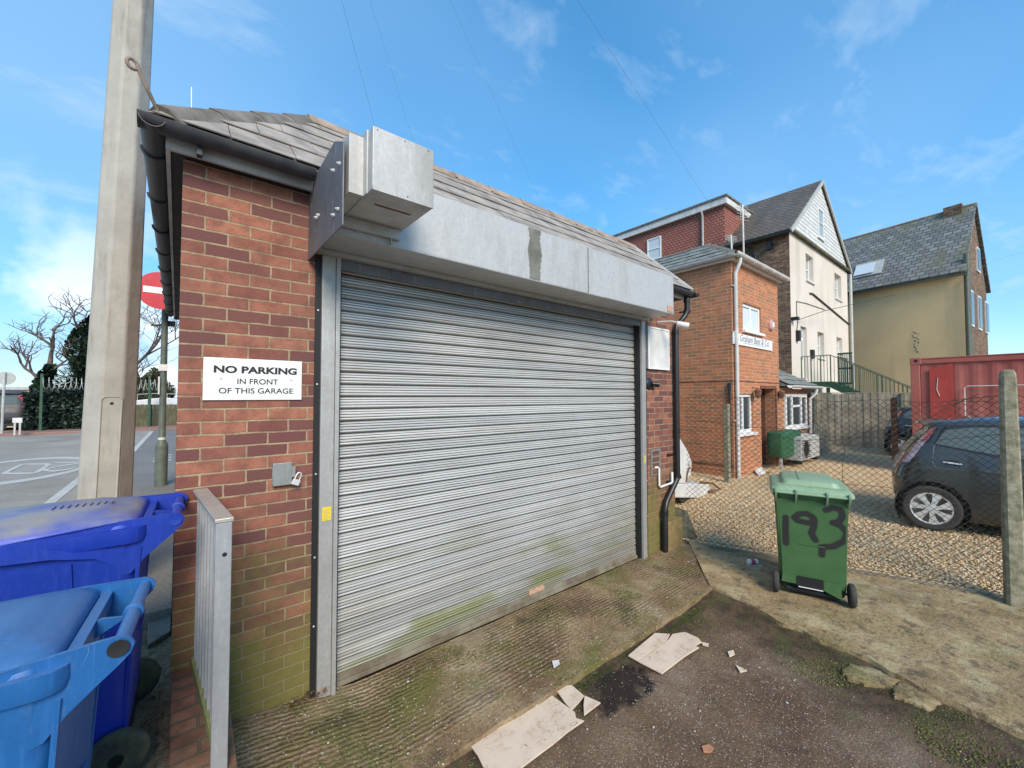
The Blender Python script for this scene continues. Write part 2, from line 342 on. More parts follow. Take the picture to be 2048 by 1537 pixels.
def tilemat():
    s = NT('cream floor tile'); p = s.co()
    col = s.mix(s.ramp(s.noise(6, 6), [(.4, 0), (.7, 1)]), (.70, .56, .43), (.62, .48, .36))
    col = s.mix(s.ramp(s.noise(14, 7, rough=.7), [(.56, 0), (.66, .55)]), col, (.36, .24, .15))
    v = s.n('ShaderNodeTexVoronoi', feature='DISTANCE_TO_EDGE', i_Vector=s.n('ShaderNodeVectorMath', operation='ADD', i_0=p, i_1=s.n('ShaderNodeTexNoise', i_Scale=3.).outputs['Color']).outputs[0], i_Scale=4.5)
    msk = s.ramp(s.noise(5, 2), [(.48, 0), (.56, 1)])
    col = s.mix(s.math('MULTIPLY', s.math('LESS_THAN', v.outputs['Distance'], .010), msk), col, (.24, .15, .10))
    s.B('Base Color', col); s.B('Roughness', .45); return s.m
M['tile'] = tilemat()
def shuttermat():
    s = NT('galvanised shutter lath'); p = s.co('Pos')
    n1 = s.noise(1.0, 7, vec=s.co('Pos', (.6, 1, 5)), rough=.7)
    col = s.mix(s.ramp(n1, [(.38, 0), (.68, .75)]), (.68, .66, .625), (.44, .43, .40))
    n3 = s.noise(1.3, 6, vec=s.co('Pos', (1, 1, 1.6)))
    col = s.mix(s.ramp(n3, [(.50, 0), (.68, .55)]), col, (.70, .69, .665))
    n4 = s.noise(2.3, 4, vec=s.co('Pos', (.5, 1, 3)))
    z = s.sep(p)[2]
    low = s.math('SUBTRACT', 1, s.math('DIVIDE', z, .75), clamp=True)
    col = s.mix(s.math('MULTIPLY', low, s.ramp(n4, [(.30, .35), (.60, 1)])), col, (.19, .155, .085))
    gr = s.math('MULTIPLY', s.math('SUBTRACT', 1, s.math('DIVIDE', z, 1.1), clamp=True), s.ramp(s.noise(1.1, 4, vec=s.co('Pos', (1, 1, 3))), [(.52, 0), (.62, .9)]))
    col = s.mix(gr, col, (.25, .26, .07))
    lt = s.n('ShaderNodeTexWhiteNoise', noise_dimensions='1D', i_W=s.math('FLOOR', s.math('DIVIDE', s.math('SUBTRACT', z, .075), .0885))).outputs['Value']
    col = s.mix(s.math('MULTIPLY', lt, .45), col, (.36, .37, .37))
    hi = s.noise(2.0, 5, vec=s.co('Pos', (.35, 1, 9)), rough=.6)
    col = s.mix(s.ramp(hi, [(.56, 0), (.72, .5)]), col, (.33, .27, .19))
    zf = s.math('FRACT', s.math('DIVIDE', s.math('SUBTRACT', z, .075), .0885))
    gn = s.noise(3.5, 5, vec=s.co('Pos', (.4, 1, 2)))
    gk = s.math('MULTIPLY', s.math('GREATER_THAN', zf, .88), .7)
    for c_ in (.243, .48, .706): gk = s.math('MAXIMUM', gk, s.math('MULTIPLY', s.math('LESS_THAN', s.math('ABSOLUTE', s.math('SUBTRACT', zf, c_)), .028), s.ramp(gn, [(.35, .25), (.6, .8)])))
    col = s.mix(gk, col, (.06, .055, .045))  # shade of the lath grooves and rib lines deepened in the colour
    s.B('Base Color', col); s.B('Metallic', .32); s.B('Roughness', s.n('ShaderNodeMapRange', i_Value=n1, i_3=.38, i_4=.58).outputs[0])
    s.bump(s.noise(2.2, 3, vec=s.co('Pos', (1, 1, .6))), .02, .5)
    return s.m
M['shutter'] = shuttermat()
def polemat():
    s = NT('worn grey column paint')
    col = s.mix(s.ramp(s.noise(5, 6), [(.35, 0), (.7, 1)]), (.43, .40, .345), (.35, .32, .275))
    col = s.mix(s.ramp(s.noise(11, 7, vec=s.co('Object', (1, 1, .14)), rough=.7), [(.52, 0), (.72, .7)]), col, (.22, .17, .125))
    col = s.mix(s.ramp(s.noise(60, 3), [(.72, 0), (.76, .7)]), col, (.10, .08, .07))
    s.B('Base Color', col); s.B('Roughness', .6); s.bump(s.noise(12, 5), .004); return s.m
M['pole'] = polemat()
def glossdark():
    s = NT('wet dark mud'); s.B('Base Color', s.mix(s.noise(20, 5), (.030, .018, .012), (.05, .032, .02))); s.B('Roughness', s.ramp(s.noise(14, 5), [(.4, .08), (.6, .6)])); s.bump(s.noise(16, 6), .012); return s.m
M['wet'] = glossdark()

# ------------------------------------------------------------------ mesh building
class MB:
    def __init__(s): s.v = []; s.f = []; s.mi = []; s.cur = 0
    def add(s, vs, fs):
        b = len(s.v); s.v += [tuple(p) for p in vs]; s.f += [tuple(b+i for i in f) for f in fs]; s.mi += [s.cur]*len(fs); return s
    def box(s, x0, y0, z0, x1, y1, z1, T=None):
        vs = [Vector((x, y, z)) for z in (z0, z1) for y in (y0, y1) for x in (x0, x1)]
        if T: vs = [T@p for p in vs]
        return s.add(vs, [(0, 2, 3, 1), (4, 5, 7, 6), (0, 1, 5, 4), (2, 6, 7, 3), (0, 4, 6, 2), (1, 3, 7, 5)])
    def bar(s, a, b, w, h=None, up=(0, 0, 1)):
        a = Vector(a); b = Vector(b); h = h or w; d = (b-a).normalized(); u = Vector(up)
        if abs(d.dot(u)) > .95: u = Vector((0, 1, 0))
        r = d.cross(u).normalized(); q = r.cross(d)
        vs = [p+r*i*w/2+q*j*h/2 for p in (a, b) for i, j in ((-1, -1), (1, -1), (1, 1), (-1, 1))]
        return s.add(vs, [(0, 1, 2, 3), (7, 6, 5, 4), (0, 4, 5, 1), (1, 5, 6, 2), (2, 6, 7, 3), (3, 7, 4, 0)])
    def prism(s, pts, d):   # polygon (3-D points) pushed along vector d
        n = len(pts); d = Vector(d); vs = [Vector(p) for p in pts]; vs += [p+d for p in vs]
        return s.add(vs, [tuple(range(n)), tuple(range(2*n-1, n-1, -1))]+[(i, i+n, (i+1) % n+n, (i+1) % n) for i in range(n)])
    def tube(s, path, r, n=10, cap=True, r2=None):
        P = [Vector(p) for p in path]; rings = []; k = len(P)
        prevn = None
        for i, p in enumerate(P):
            d = ((P[min(i+1, k-1)]-P[max(i-1, 0)])).normalized()
            u = prevn if prevn is not None else (Vector((0, 0, 1)) if abs(d.z) < .9 else Vector((0, 1, 0)))
            a = (u-d*u.dot(d))
            if a.length < 1e-4: a = d.orthogonal()
            a.normalize(); prevn = a; b = d.cross(a)
            rr = r if not isinstance(r, (list, tuple)) else r[i]
            rings.append([p+(a*math.cos(2*math.pi*j/n)+b*math.sin(2*math.pi*j/n))*rr for j in range(n)])
        return s.loft(rings, cap)
    def loft(s, rings, cap=True, closed=True):
        n = len(rings[0]); vs = [p for r in rings for p in r]; fs = []
        for i in range(len(rings)-1):
            for j in range(n if closed else n-1):
                fs.append((i*n+j, i*n+(j+1) % n, (i+1)*n+(j+1) % n, (i+1)*n+j))
        if cap: fs += [tuple(range(n-1, -1, -1)), tuple((len(rings)-1)*n+j for j in range(n))]
        return s.add(vs, fs)
    def lathe(s, prof, c, axis, n=24):   # prof: (r, h) along axis
        c = Vector(c); ax = Vector(axis).normalized(); a = ax.orthogonal().normalized(); b = ax.cross(a)
        return s.loft([[c+ax*h+(a*math.cos(2*math.pi*j/n)+b*math.sin(2*math.pi*j/n))*max(r, 1e-4) for j in range(n)] for r, h in prof])
    def grid(s, nx, ny, fn):
        vs = [fn(i/nx, j/ny) for j in range(ny+1) for i in range(nx+1)]
        return s.add(vs, [(j*(nx+1)+i, j*(nx+1)+i+1, (j+1)*(nx+1)+i+1, (j+1)*(nx+1)+i) for j in range(ny) for i in range(nx)])
    def build(s, name, mat, parent=None, smooth=False, bevel=0, normals=True, uv=True, world=True):
        me = bpy.data.meshes.new(name)
        vs = s.v; org = Vector((0, 0, 0))
        me.from_pydata([tuple(v) for v in vs], [], s.f)
        for m in (mat if isinstance(mat, (list, tuple)) else [mat]): me.materials.append(m)
        if any(s.mi): me.polygons.foreach_set('material_index', s.mi)
        if normals:
            bm = bmesh.new(); bm.from_mesh(me); bmesh.ops.recalc_face_normals(bm, faces=bm.faces); bm.to_mesh(me); bm.free()
        if uv:
            L = me.uv_layers.new(name='UVMap'); data = np.zeros(len(me.loops)*2, dtype=np.float32)
            for p in me.polygons:
                n = p.normal
                if abs(n.z) > .97: t = Vector((1, 0, 0)); w = Vector((0, 1, 0))
                else: t = Vector((-n.y, n.x, 0)).normalized(); w = n.cross(t)
                for li in p.loop_indices:
                    q = me.vertices[me.loops[li].vertex_index].co
                    data[2*li] = q.dot(t); data[2*li+1] = q.dot(w)
            L.data.foreach_set('uv', data)
        if smooth:
            me.polygons.foreach_set('use_smooth', [True]*len(me.polygons))
            if hasattr(me, 'set_sharp_from_angle'): me.set_sharp_from_angle(angle=R_(smooth if smooth is not True else 35))
        o = bpy.data.objects.new(name, me); COL.objects.link(o)
        if parent is not None:
            o.parent = parent
            if world and parent.get('_w'): o.matrix_parent_inverse = Matrix(parent['_w']).inverted() if False else parent_inv(parent)
        elif world:
            xs = np.array([tuple(v) for v in vs]); org = Vector(((xs[:, 0].min()+xs[:, 0].max())/2, (xs[:, 1].min()+xs[:, 1].max())/2, xs[:, 2].min()))
            me.transform(Matrix.Translation(-org)); o.location = org
        if bevel:
            b = o.modifiers.new('bevel', 'BEVEL'); b.width = bevel; b.segments = 2; b.limit_method = 'ANGLE'; b.angle_limit = R_(40)
        return o
INV = {}
def parent_inv(p): return INV.get(p.name, Matrix.Identity(4))
def tag(o, label, cat, group=None, kind=None):
    if label: o['label'] = label
    if cat: o['category'] = cat
    if group: o['group'] = group
    if kind: o['kind'] = kind
    return o
def thing(name, label, cat, loc, rz=0, group=None, world=True):
    o = bpy.data.objects.new(name, None); COL.objects.link(o); o.empty_display_size = .2
    o.location = loc; o.rotation_euler = (0, 0, rz)
    if world:      # parts given in world coordinates
        o['_w'] = 1; INV[o.name] = (Matrix.Translation(Vector(loc))@Matrix.Rotation(rz, 4, 'Z')).inverted()
    return tag(o, label, cat, group)
def struct(o): o['kind'] = 'structure'; return o
def text_mb(txt, size, sx=1.0, bold=0., shear=0):
    c = bpy.data.curves.new('t', 'FONT'); c.body = txt; c.size = size; c.align_x = 'CENTER'; c.align_y = 'CENTER'; c.offset = bold; c.shear = shear; c.extrude = .0006
    o = bpy.data.objects.new('t', c); COL.objects.link(o); dg = bpy.context.evaluated_depsgraph_get()
    me = bpy.data.meshes.new_from_object(o.evaluated_get(dg)); vs = [v.co*1 for v in me.vertices]; fs = [tuple(p.vertices) for p in me.polygons]
    bpy.data.objects.remove(o); bpy.data.curves.remove(c); bpy.data.meshes.remove(me)
    return [Vector((v.x*sx, v.y, v.z)) for v in vs], fs
def text_at(mb, txt, size, org, ux, uy, sx=1, bold=0, shear=0):
    vs, fs = text_mb(txt, size, sx, bold, shear); ux = Vector(ux); uy = Vector(uy); n = ux.cross(uy)
    mb.add([Vector(org)+ux*v.x+uy*v.y+n*v.z for v in vs], fs)
def clip(poly, a, b):  # keep part of 2-D convex poly left of a->b
    out = []
    for i in range(len(poly)):
        p, q = poly[i], poly[(i+1) % len(poly)]
        sp = (b[0]-a[0])*(p[1]-a[1])-(b[1]-a[1])*(p[0]-a[0]); sq = (b[0]-a[0])*(q[1]-a[1])-(b[1]-a[1])*(q[0]-a[0])
        if sp >= 0: out.append(p)
        if (sp >= 0) != (sq >= 0): t = sp/(sp-sq); out.append((p[0]+(q[0]-p[0])*t, p[1]+(q[1]-p[1])*t))
    return out
def slates(mb, O, U, V, outline, w, h, th=.008, seed=1):
    O = Vector(O); U = Vector(U).normalized(); V = Vector(V).normalized(); Nn = U.cross(V); r = random.Random(seed)
    if Nn.z < 0: Nn = -Nn
    us = [p[0] for p in outline]; vsx = [p[1] for p in outline]
    k = 0; v = min(vsx)
    while v < max(vsx):
        u = min(us)-(w/2 if k % 2 else 0)-r.random()*.01
        while u < max(us):
            g = .0025
            poly = [(u+g, v), (u+w-g, v), (u+w-g, v+h*1.25), (u+g, v+h*1.25)]
            for i in range(len(outline)):
                if poly: poly = clip(poly, outline[i], outline[(i+1) % len(outline)])
            if len(poly) > 2:
                j = r.uniform(-.002, .003)
                pts = [O+U*p[0]+V*p[1]+Nn*(.004+j+(1-(p[1]-v)/(h*1.25))*th*2.0) for p in poly]
                mb.prism(pts, Nn*th)
            u += w
        v += h; k += 1
def wall_holes(mb, x0, x1, z0, z1, ya, yb, holes):
    xs = sorted({x0, x1, *[h[0] for h in holes], *[h[1] for h in holes]}); zs = sorted({z0, z1, *[h[2] for h in holes], *[h[3] for h in holes]})
    inh = lambda x, z: any(h[0] < x < h[1] and h[2] < z < h[3] for h in holes)
    V = lambda x, y, z: Vector((x, y, z))
    for i in range(len(xs)-1):
        for j in range(len(zs)-1):
            a, b, c, d = xs[i], xs[i+1], zs[j], zs[j+1]
            if inh((a+b)/2, (c+d)/2): continue
            for y in (ya, yb): mb.add([V(a, y, c), V(b, y, c), V(b, y, d), V(a, y, d)], [(0, 1, 2, 3)])
    for (a, b, c, d) in list(holes)+[(x0, x1, z0, z1)]:
        for p, q in (((a, c), (b, c)), ((b, c), (b, d)), ((b, d), (a, d)), ((a, d), (a, c))): mb.add([V(p[0], ya, p[1]), V(q[0], ya, q[1]), V(q[0], yb, q[1]), V(p[0], yb, p[1])], [(0, 1, 2, 3)])
def rrect(cx, cy, hx, hy, r, z, n=5):
    pts = []
    for (sx, sy, a0) in ((1, 1, 0), (-1, 1, 90), (-1, -1, 180), (1, -1, 270)):
        for i in range(n):
            a = R_(a0+90*i/(n-1)); pts.append(Vector((cx+sx*(hx-r)+math.cos(a)*r, cy+sy*(hy-r)+math.sin(a)*r, z)))
    return pts
def scatter(name, mat, pts, sizes, shape, seed=1, flat=.6, parent=None):
    """many small closed lumps or blades as one mesh (numpy)."""
    rg = np.random.default_rng(seed); n = len(pts)
    if shape == 'lump':
        t = np.array([(1, 0, -.2), (-.5, .87, -.2), (-.5, -.87, -.2), (.5, .5, .7), (-.7, 0, .7), (.35, -.6, .7)]); F = np.array([(0, 1, 3), (1, 4, 3), (1, 2, 4), (2, 5, 4), (2, 0, 5), (0, 3, 5), (3, 4, 5)])
    elif shape == 'leaf':
        t = np.array([(-1, 0, 0), (0, -.6, .15), (1, 0, 0), (0, .6, .15)]); F = np.array([(0, 1, 2), (0, 2, 3)])
    elif shape == 'blade':
        t = np.array([(-.08, 0, 0), (.08, 0, 0), (.22, .02, .6), (.5, .05, 1.0)]); F = np.array([(0, 1, 2), (0, 2, 3)])
    k = len(t)
    a = rg.uniform(0, 2*np.pi, n); ca, sa = np.cos(a), np.sin(a)
    V = np.repeat(t[None], n, 0)*np.asarray(sizes)[:, None, None]
    if shape == 'lump': V *= rg.uniform(.65, 1.25, (n, k, 1)); V[:, :, 2] *= flat
    if shape in ('leaf',):
        b = rg.uniform(-1.2, 1.2, n); cb, sb = np.cos(b), np.sin(b)
        y = V[:, :, 1]*cb[:, None]-V[:, :, 2]*sb[:, None]; z = V[:, :, 1]*sb[:, None]+V[:, :, 2]*cb[:, None]
        V = np.stack([V[:, :, 0], y, z], 2)
        b = rg.uniform(-1.2, 1.2, n); cb, sb = np.cos(b), np.sin(b)
        x = V[:, :, 0]*cb[:, None]-V[:, :, 2]*sb[:, None]; z = V[:, :, 0]*sb[:, None]+V[:, :, 2]*cb[:, None]
        V = np.stack([x, V[:, :, 1], z], 2)
    x = V[:, :, 0]*ca[:, None]-V[:, :, 1]*sa[:, None]; y = V[:, :, 0]*sa[:, None]+V[:, :, 1]*ca[:, None]
    V = np.stack([x, y, V[:, :, 2]], 2)+np.asarray(pts)[:, None, :]
    FF = (F[None]+(np.arange(n)*k)[:, None, None]).reshape(-1, 3)
    me = bpy.data.meshes.new(name); me.vertices.add(n*k); me.vertices.foreach_set('co', V.reshape(-1).astype(np.float32))
    me.loops.add(len(FF)*3); me.loops.foreach_set('vertex_index', FF.reshape(-1).astype(np.int32))
    me.polygons.add(len(FF)); me.polygons.foreach_set('loop_start', np.arange(0, len(FF)*3, 3, dtype=np.int32))
    me.update(calc_edges=True); me.validate(); me.materials.append(mat)
    o = bpy.data.objects.new(name, me); COL.objects.link(o)
    if parent is not None:
        o.parent = parent; o.matrix_parent_inverse = parent_inv(parent)
    return o
def nz(x, y, s=1., o=0): return mnoise.noise(Vector((x*s+o, y*s-o, o*.37)))

# ================================================================== SETTING: ground
def gz(x):   # height of the gravel yard
    if x < 5.5: return .0
    if x < 7.1: t = (x-5.5)/1.6; return .02+.26*t*t*(3-2*t)
    return .28
mb = MB(); prof = [(-600, .20), (-.03, .20), (-.03, -.12), (10, -.12), (11, .2), (600, .2)]
mb.loft([[Vector((x, -600, z)) for x, z in prof], [Vector((x, 600, z)) for x, z in prof]], cap=False, closed=False)
struct(mb.build('ground', M['ground'], normals=False))
mb = MB().box(-60, -60, .1, -.87, 21.3, .498); struct(mb.build('road', M['asphalt']))
mb = MB().box(-.865, .885, .1, -.004, 21.3, .503); struct(mb.build('pavement', M['pave']))
mb = MB().box(-60, 21.32, .1, 40, 24.2, .60); struct(mb.build('far_pavement', M['redpave'], bevel=.02))
mb = MB().grid(24, 60, lambda u, v: Vector((-1.0+1.003*u, -3.6+4.49*v, .398-.13*max(0, min(1, -(-3.6+4.49*v+.3)))+.012*nz(u*8, v*30)+.01*nz(u*20, v*80)))); struct(mb.build('soil', M['soil'], normals=False))
# concrete apron in front of the shutter
def apz(x, y): return .012*nz(x, y, 1.3)+.004*nz(x, y, 7)+(max(0, 1.0-x)*.14 if x < 1 else 0)
mb = MB()
def apf(u, v):
    x = .245+u*5.2; yf = -.93-.02*nz(x, 0, 1.1)+(.012*nz(x, 3, 6)); y = 0.02+(yf-.02)*min(1, v/.92)
    z = apz(x, y) if v <= .93 else -.07
    if v > .97: y = yf-.012
    return Vector((x, y, z))
mb.grid(160, 36, apf); struct(mb.build('apron', M['apron'], smooth=60, normals=False))
# concrete path along the chain-link fence
def path_l(t): return Vector((4.40, -.90, 0)).lerp(Vector((3.25, -5.6, 0)), t)
def path_r(t): return Vector((5.50, -.10, 0)).lerp(Vector((7.45, -5.75, 0)), t)
def pf(u, v):
    uu = min(1, u/.97) if u < .97 else 1
    a = path_l(v); b = path_r(v); jit = .10*nz(v*9, 1)+.06*nz(v*30, 4)+.02*nz(v*80, 4)
    a = a+Vector((jit*min(1, v*6), 0, 0)); p = b.lerp(a, uu); z = .012+.012*nz(p.x, p.y, 1.1)+.008*nz(p.x, p.y, 4)-(.008*max(0, nz(p.x, p.y, 9)))
    if u > .97: z = -.075; p.x -= .01
    return Vector((p.x, p.y, z))
mb = MB(); mb.grid(70, 150, pf); struct(mb.build('path', M['path'], smooth=60, normals=False))
def yrise(x, y): return .030*max(0, min(1, 1-(4.62+.245*y-x)/.45))
mb = MB(); mb.grid(90, 130, lambda u, v: Vector((.24+5.0*u, -9+8.2*v, -.048+yrise(.24+5.0*u, -9+8.2*v)+.010*nz(u*5, v*8)+.007*nz(u*22, v*34)))); struct(mb.build('yard_asphalt', M['yard'], smooth=60, normals=False))
mb = MB()
def gvf(u, v):
    y = -13+20*v; xl = 5.47-.345*(y+.1) if y < -.1 else 5.47
    x = xl+(30-xl)*u**1.7
    return Vector((x, y, gz(x-max(0, -y-.1)*.25)-.008+.012*nz(x, y, 1.5)))
mb.grid(60, 60, gvf); struct(mb.build('gravel_yard', M['gravel'], smooth=60, normals=False))
def gravz(x, y): return gz(x-max(0, -y-.1)*.25)
rg = np.random.default_rng(3)
pts = []
while len(pts) < 52000:
    t = rg.uniform(0, 1)**1.8; x = 5.5+t*8; y = rg.uniform(-5.6, 2.0)
    if x > 5.49-.345*min(0, y+.1)+.01 and (x < 9.15 or y < .78): pts.append((x, y, gravz(x, y)+rg.uniform(-.006, .008)+.012*nz(x, y, 1.5)))
o = scatter('gravel_stones', M['stones'], pts, rg.uniform(.007, .017, len(pts)), 'lump', 5, .7)
tag(o, 'loose buff gravel stones covering the fenced yard', 'gravel', kind='stuff')
# timber edging between path and gravel
a = Vector((5.47, -.12, 0)); b = Vector((7.42, -5.75, 0))
mb = MB().bar(a+Vector((.0, 0, .0)), b, .03, .07); tag(mb.build('timber_edging', M['wood_g']), 'thin timber edging board between the gravel and the concrete path', 'edging')
# grit on yard and apron
pts = []; rr = random.Random(4)
for i in range(9000):
    x = rr.uniform(.3, 4.6); y = rr.uniform(-3.6, -.95)
    if x > 4.36+(y+.94)*.26-.05: continue
    if nz(x, y, 1.4, 5)+rr.uniform(-.4, .4) > -.05: pts.append((x, y, -.045+.007*nz((x-.24)/5*22, (y+9)/8.2*34)))
for i in range(3200):
    x = rr.uniform(.35, 5.2); y = rr.uniform(-.9, -.02); pts.append((x, y, apz(x, y)+.001))
for i in range(1200):
    v = rr.random(); u = rr.random(); p = path_r(v).lerp(path_l(v), u); pts.append((p.x, p.y, .012))
sz = [rr.uniform(.0015, .0048) if rr.random() < .97 else rr.uniform(.006, .012) for _ in pts]
tag(scatter('grit', M['grit'], pts, sz, 'lump', 8, .6), 'small stones and grit strewn over the brown asphalt and concrete', 'grit', kind='stuff')
# weeds, moss, dead leaves
pts = []
for i in range(5200):
    t = rr.random(); x = 1.6+2.9*t; y = -.965-abs(rr.gauss(0, .03))-(.05 if x > 3.0 else 0)*rr.random()
    if nz(x, 0, 2.3, 9) > -.08-.25*(x > 2.2) and x < 4.3: pts.append((x, y, -.05))
for i in range(6500):
    v = rr.random()*.5; p = path_l(v); d = abs(rr.gauss(0, .20)); x, y = p.x-.02-d, p.y+rr.uniform(-.02, .02)
    if nz(x, y, 2.6, 2) > -.12 and y < -1.0: pts.append((x, y, -.05+yrise(x, y)))
for i in range(600): pts.append((9.3+rr.gauss(.95, .13), .62+rr.gauss(0, .05), .28))
for i in range(900): pts.append((rr.uniform(5.52, 5.62), rr.uniform(-1.3, -.1), .01))
for i in range(1500):
    y = rr.uniform(-2.6, -.1); x = -.04-abs(rr.gauss(0, .05))
    if nz(x*3, y, 2.4, 7) > -.05: pts.append((x, y, .40-.13*max(0, min(1, -(y+.3)))))
tag(scatter('weeds', M['grass'], pts, [rr.uniform(.008, .028)*(1.8 if p[0] > 9 else 1) for p in pts], 'blade', 9), 'low green weeds sprouting along the concrete edges', 'weeds', kind='stuff')
pts = []
for i in range(14000):
    x = rr.uniform(.3, 4.4); y = rr.uniform(-1.25, -.05)
    k = nz(x, y, 2.1, 3)+(.25 if y < -.94 else 0)+(.35 if x < .9 else 0)+(.2 if y < -.9 and x > 2 else 0)
    if k > .33+rr.random()*.1 and math.hypot(x-2.47, (y+1.17)*1.6) > .36: pts.append((x, y, (apz(x, y) if y > -.93 else -.05)))
for i in range(7000):
    v = rr.random()*.6; p = path_l(v); x, y = p.x-rr.uniform(0, .55), p.y
    if nz(x, y, 2.0, 6) > .05 and y < -1: pts.append((x, y, -.05+yrise(x, y)))
tag(scatter('moss', M['moss'], pts, [rr.uniform(.003, .010) for _ in pts], 'lump', 10, .8), 'moss clumps on the concrete apron and in the asphalt joints', 'moss', kind='stuff')
pts = [(rr.uniform(-.30, -.02), y_, .408-.13*max(0, min(1, -(y_+.3)))) for y_ in [rr.uniform(-2.2, .3) for _ in range(520)]]+[(.5+rr.gauss(.12, .1), -.06+rr.gauss(0, .03), .09) for _ in range(60)]
tag(scatter('dead_leaves', M['deadleaf'], pts, [rr.uniform(.006, .02) for _ in pts], 'leaf', 11), 'dead leaves and litter on the soil between the bins and the wall', 'leaves', kind='stuff')
# road paint: the 20 roundel and edge lines
mb = MB(); cx, cy = -2.55, 10.1; ax, ay = 1.12, 2.1
mb.grid(72, 1, lambda u, v: Vector((cx+(ax-.13*v)*math.cos(2*math.pi*u), cy+(ay-.40*v)*math.sin(2*math.pi*u), .5025)))
def stroke(mb, pts, w, z=.5025):
    for i in range(len(pts)-1):
        a = Vector((*pts[i], z)); b = Vector((*pts[i+1], z)); d = (b-a).normalized(); n = Vector((-d.y*w*.40, d.x*w*1.2, 0)); e = Vector((d.x*.02, d.y*.05, 0))
        mb.add([a-n-e, a+n-e, b+n+e, b-n+e], [(0, 3, 2, 1)]); z += .0004
rp2 = lambda l: [tuple(atz(x, y, .503))[:2] for x, y in l]
stroke(mb, rp2([(49, 929), (92, 928), (97, 930), (74, 945), (66, 947), (14, 948), (10, 946), (43, 930), (49, 929)]), .10, .503)
stroke(mb, rp2([(112, 926), (180, 924), (150, 928), (108, 935), (92, 939), (91, 942), (112, 942.5), (132, 940), (149, 936)]), .09, .503)
tag(mb.build('speed_roundel', M['line'], normals=False), 'worn white 20 in an oval painted on the road', 'road marking')
mb = MB(); mb.add([(-1.45, 4.5, .503), (-1.33, 4.5, .503), (-1.28, 9.6, .503), (-1.40, 9.6, .503)], [(0, 1, 2, 3)])
tag(mb.build('edge_line', M['line'], normals=False), 'white edge line on the road left of the tall grey pole', 'road marking')
mb = MB(); mb.add([(-.98, 12.2, .5065), (-.86, 12.2, .5065), (-.76, 20.6, .5065), (-.88, 20.6, .5065)], [(0, 1, 2, 3)])
tag(mb.build('edge_line', M['line'], normals=False), 'far white line seen between the tall grey pole and the green column', 'road marking')
mb = MB()
for k in range(3): tag(MB().box(-.42, 9.7+k*.55, .504, -.08, 9.82+k*.55, .508).build('painted_dash', M['line']), 'short white painted dash beside the green column', 'road marking', 'short dashes beside the green column')

# ================================================================== GARAGE
W0, W1, GD = 0.0, 5.33, 6.2
G = thing('garage', 'low brick garage with grey roller shutter and slate edged roof', 'garage', (2.66, 3.1, 0))
mb = MB(); z1 = 3.40
mb.box(W0, 0, -.1, .775, .22, z1); mb.box(4.60, 0, -.1, W1, .22, z1); mb.box(.776, .005, 2.96, 4.599, .21, z1)
mb.box(W0, .221, -.1, .22, GD, z1); mb.box(W1-.22, .221, -.1, W1, GD, z1); mb.box(.221, GD-.22, -.1, W1-.221, GD-.001, z1)
mb.build('wall', M['brick_g'], G)
# shutter: interlocking laths, each with three pressed ribs
mb = MB(); P = .0885; prof = []
z = .075; k = 0
lath = [(0, -.002), (.003, .012), (.010, .017), (.019, .013), (.0215, .002), (.0245, .012), (.032, .0145), (.040, .0115), (.0425, .0), (.0455, .0115), (.053, .013), (.060, .009), (.0625, -.002), (.065, .008), (.072, .007), (.077, -.002), (.079, -.014), (.0875, -.014)]
while z < 2.97:
    for dz, dy in lath: prof.append((z+dz, .075-dy))
    z += P
prof = [p for p in prof if p[0] < 2.99]
NX = 24; rs = []
for i in range(NX+1):
    x = .80+(4.58-.80)*i/NX
    rs.append([Vector((x, y+.007*nz(x*1.1, zz*.9, 1)+.0012*nz(x*3, zz*11.3, 1), zz)) for zz, y in prof])
mb.loft(rs, cap=False, closed=False)
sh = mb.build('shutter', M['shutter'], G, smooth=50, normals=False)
mb = MB().box(.80, .055, .012, 4.58, .09, .078); mb.box(.80, .035, .0, 4.58, .055, .035); mb.build('bottom_rail', simple('dirty bottom rail', (.15, .115, .075), .75, .1, .4, 6, c2=(.26, .23, .17)), sh, bevel=.003)
mb = MB(); p = aty(1075, 1190, .05); mb.box(p.x-.11, .046, .085, p.x+.09, .062, .125); mb.build('label_plate', M['rustplate'], sh)
# guide rails
for (xa, xb, xs, nm) in ((.745, .862, .72, 1), (4.53, 4.625, 4.64, 0)):
    mb = MB().box(xa, -.035, .0, xb-.03, .06, 3.0); mb.box(xb-.028, -.045, .0, xb, -.01, 3.0) if nm else mb.box(xa-.03, -.045, 0, xa-.002, -.01, 3.0)
    g = mb.build('guide_rail', M['jamb'], G, bevel=.003)
    mb = MB()
    if nm: mb.box(.708, -.012, .01, .743, .05, 2.96); mb.box(.864, .0, .01, .880, .055, 2.96)
    else: mb.box(4.627, -.012, .01, 4.645, .05, 2.96); mb.box(4.478, .0, .01, 4.498, .055, 2.96)
    mb.build('black_seal', M['blk'], g)
    mb = MB()
    for zz in (.5, .95, 1.5, 2.1, 2.6): mb.lathe([(0, 0), (.006, 0), (.006, .004), (0, .005)], (.725 if nm else 4.636, -.013, zz), (0, -1, 0), 8)
    mb.build('bolt', M['hub'], g)
    mb = MB(); p = aty(653, 1028, -.036) if nm else aty(1289, 919, -.036)
    w = .028 if nm else .025; mb.box(p.x-w, -.0385, p.z-.045, p.x+w, -.0365, p.z+.045)
    st = mb.build('yellow_sticker', M['yellowst'], g)
    mb = MB()
    for i in range(8): mb.box(p.x-w*.8, -.0395, p.z-.036+i*.009, p.x+w*(.8 if i % 3 else .3), -.0388, p.z-.0345+i*.009)
    mb.build('small_print', M['textg'], st)
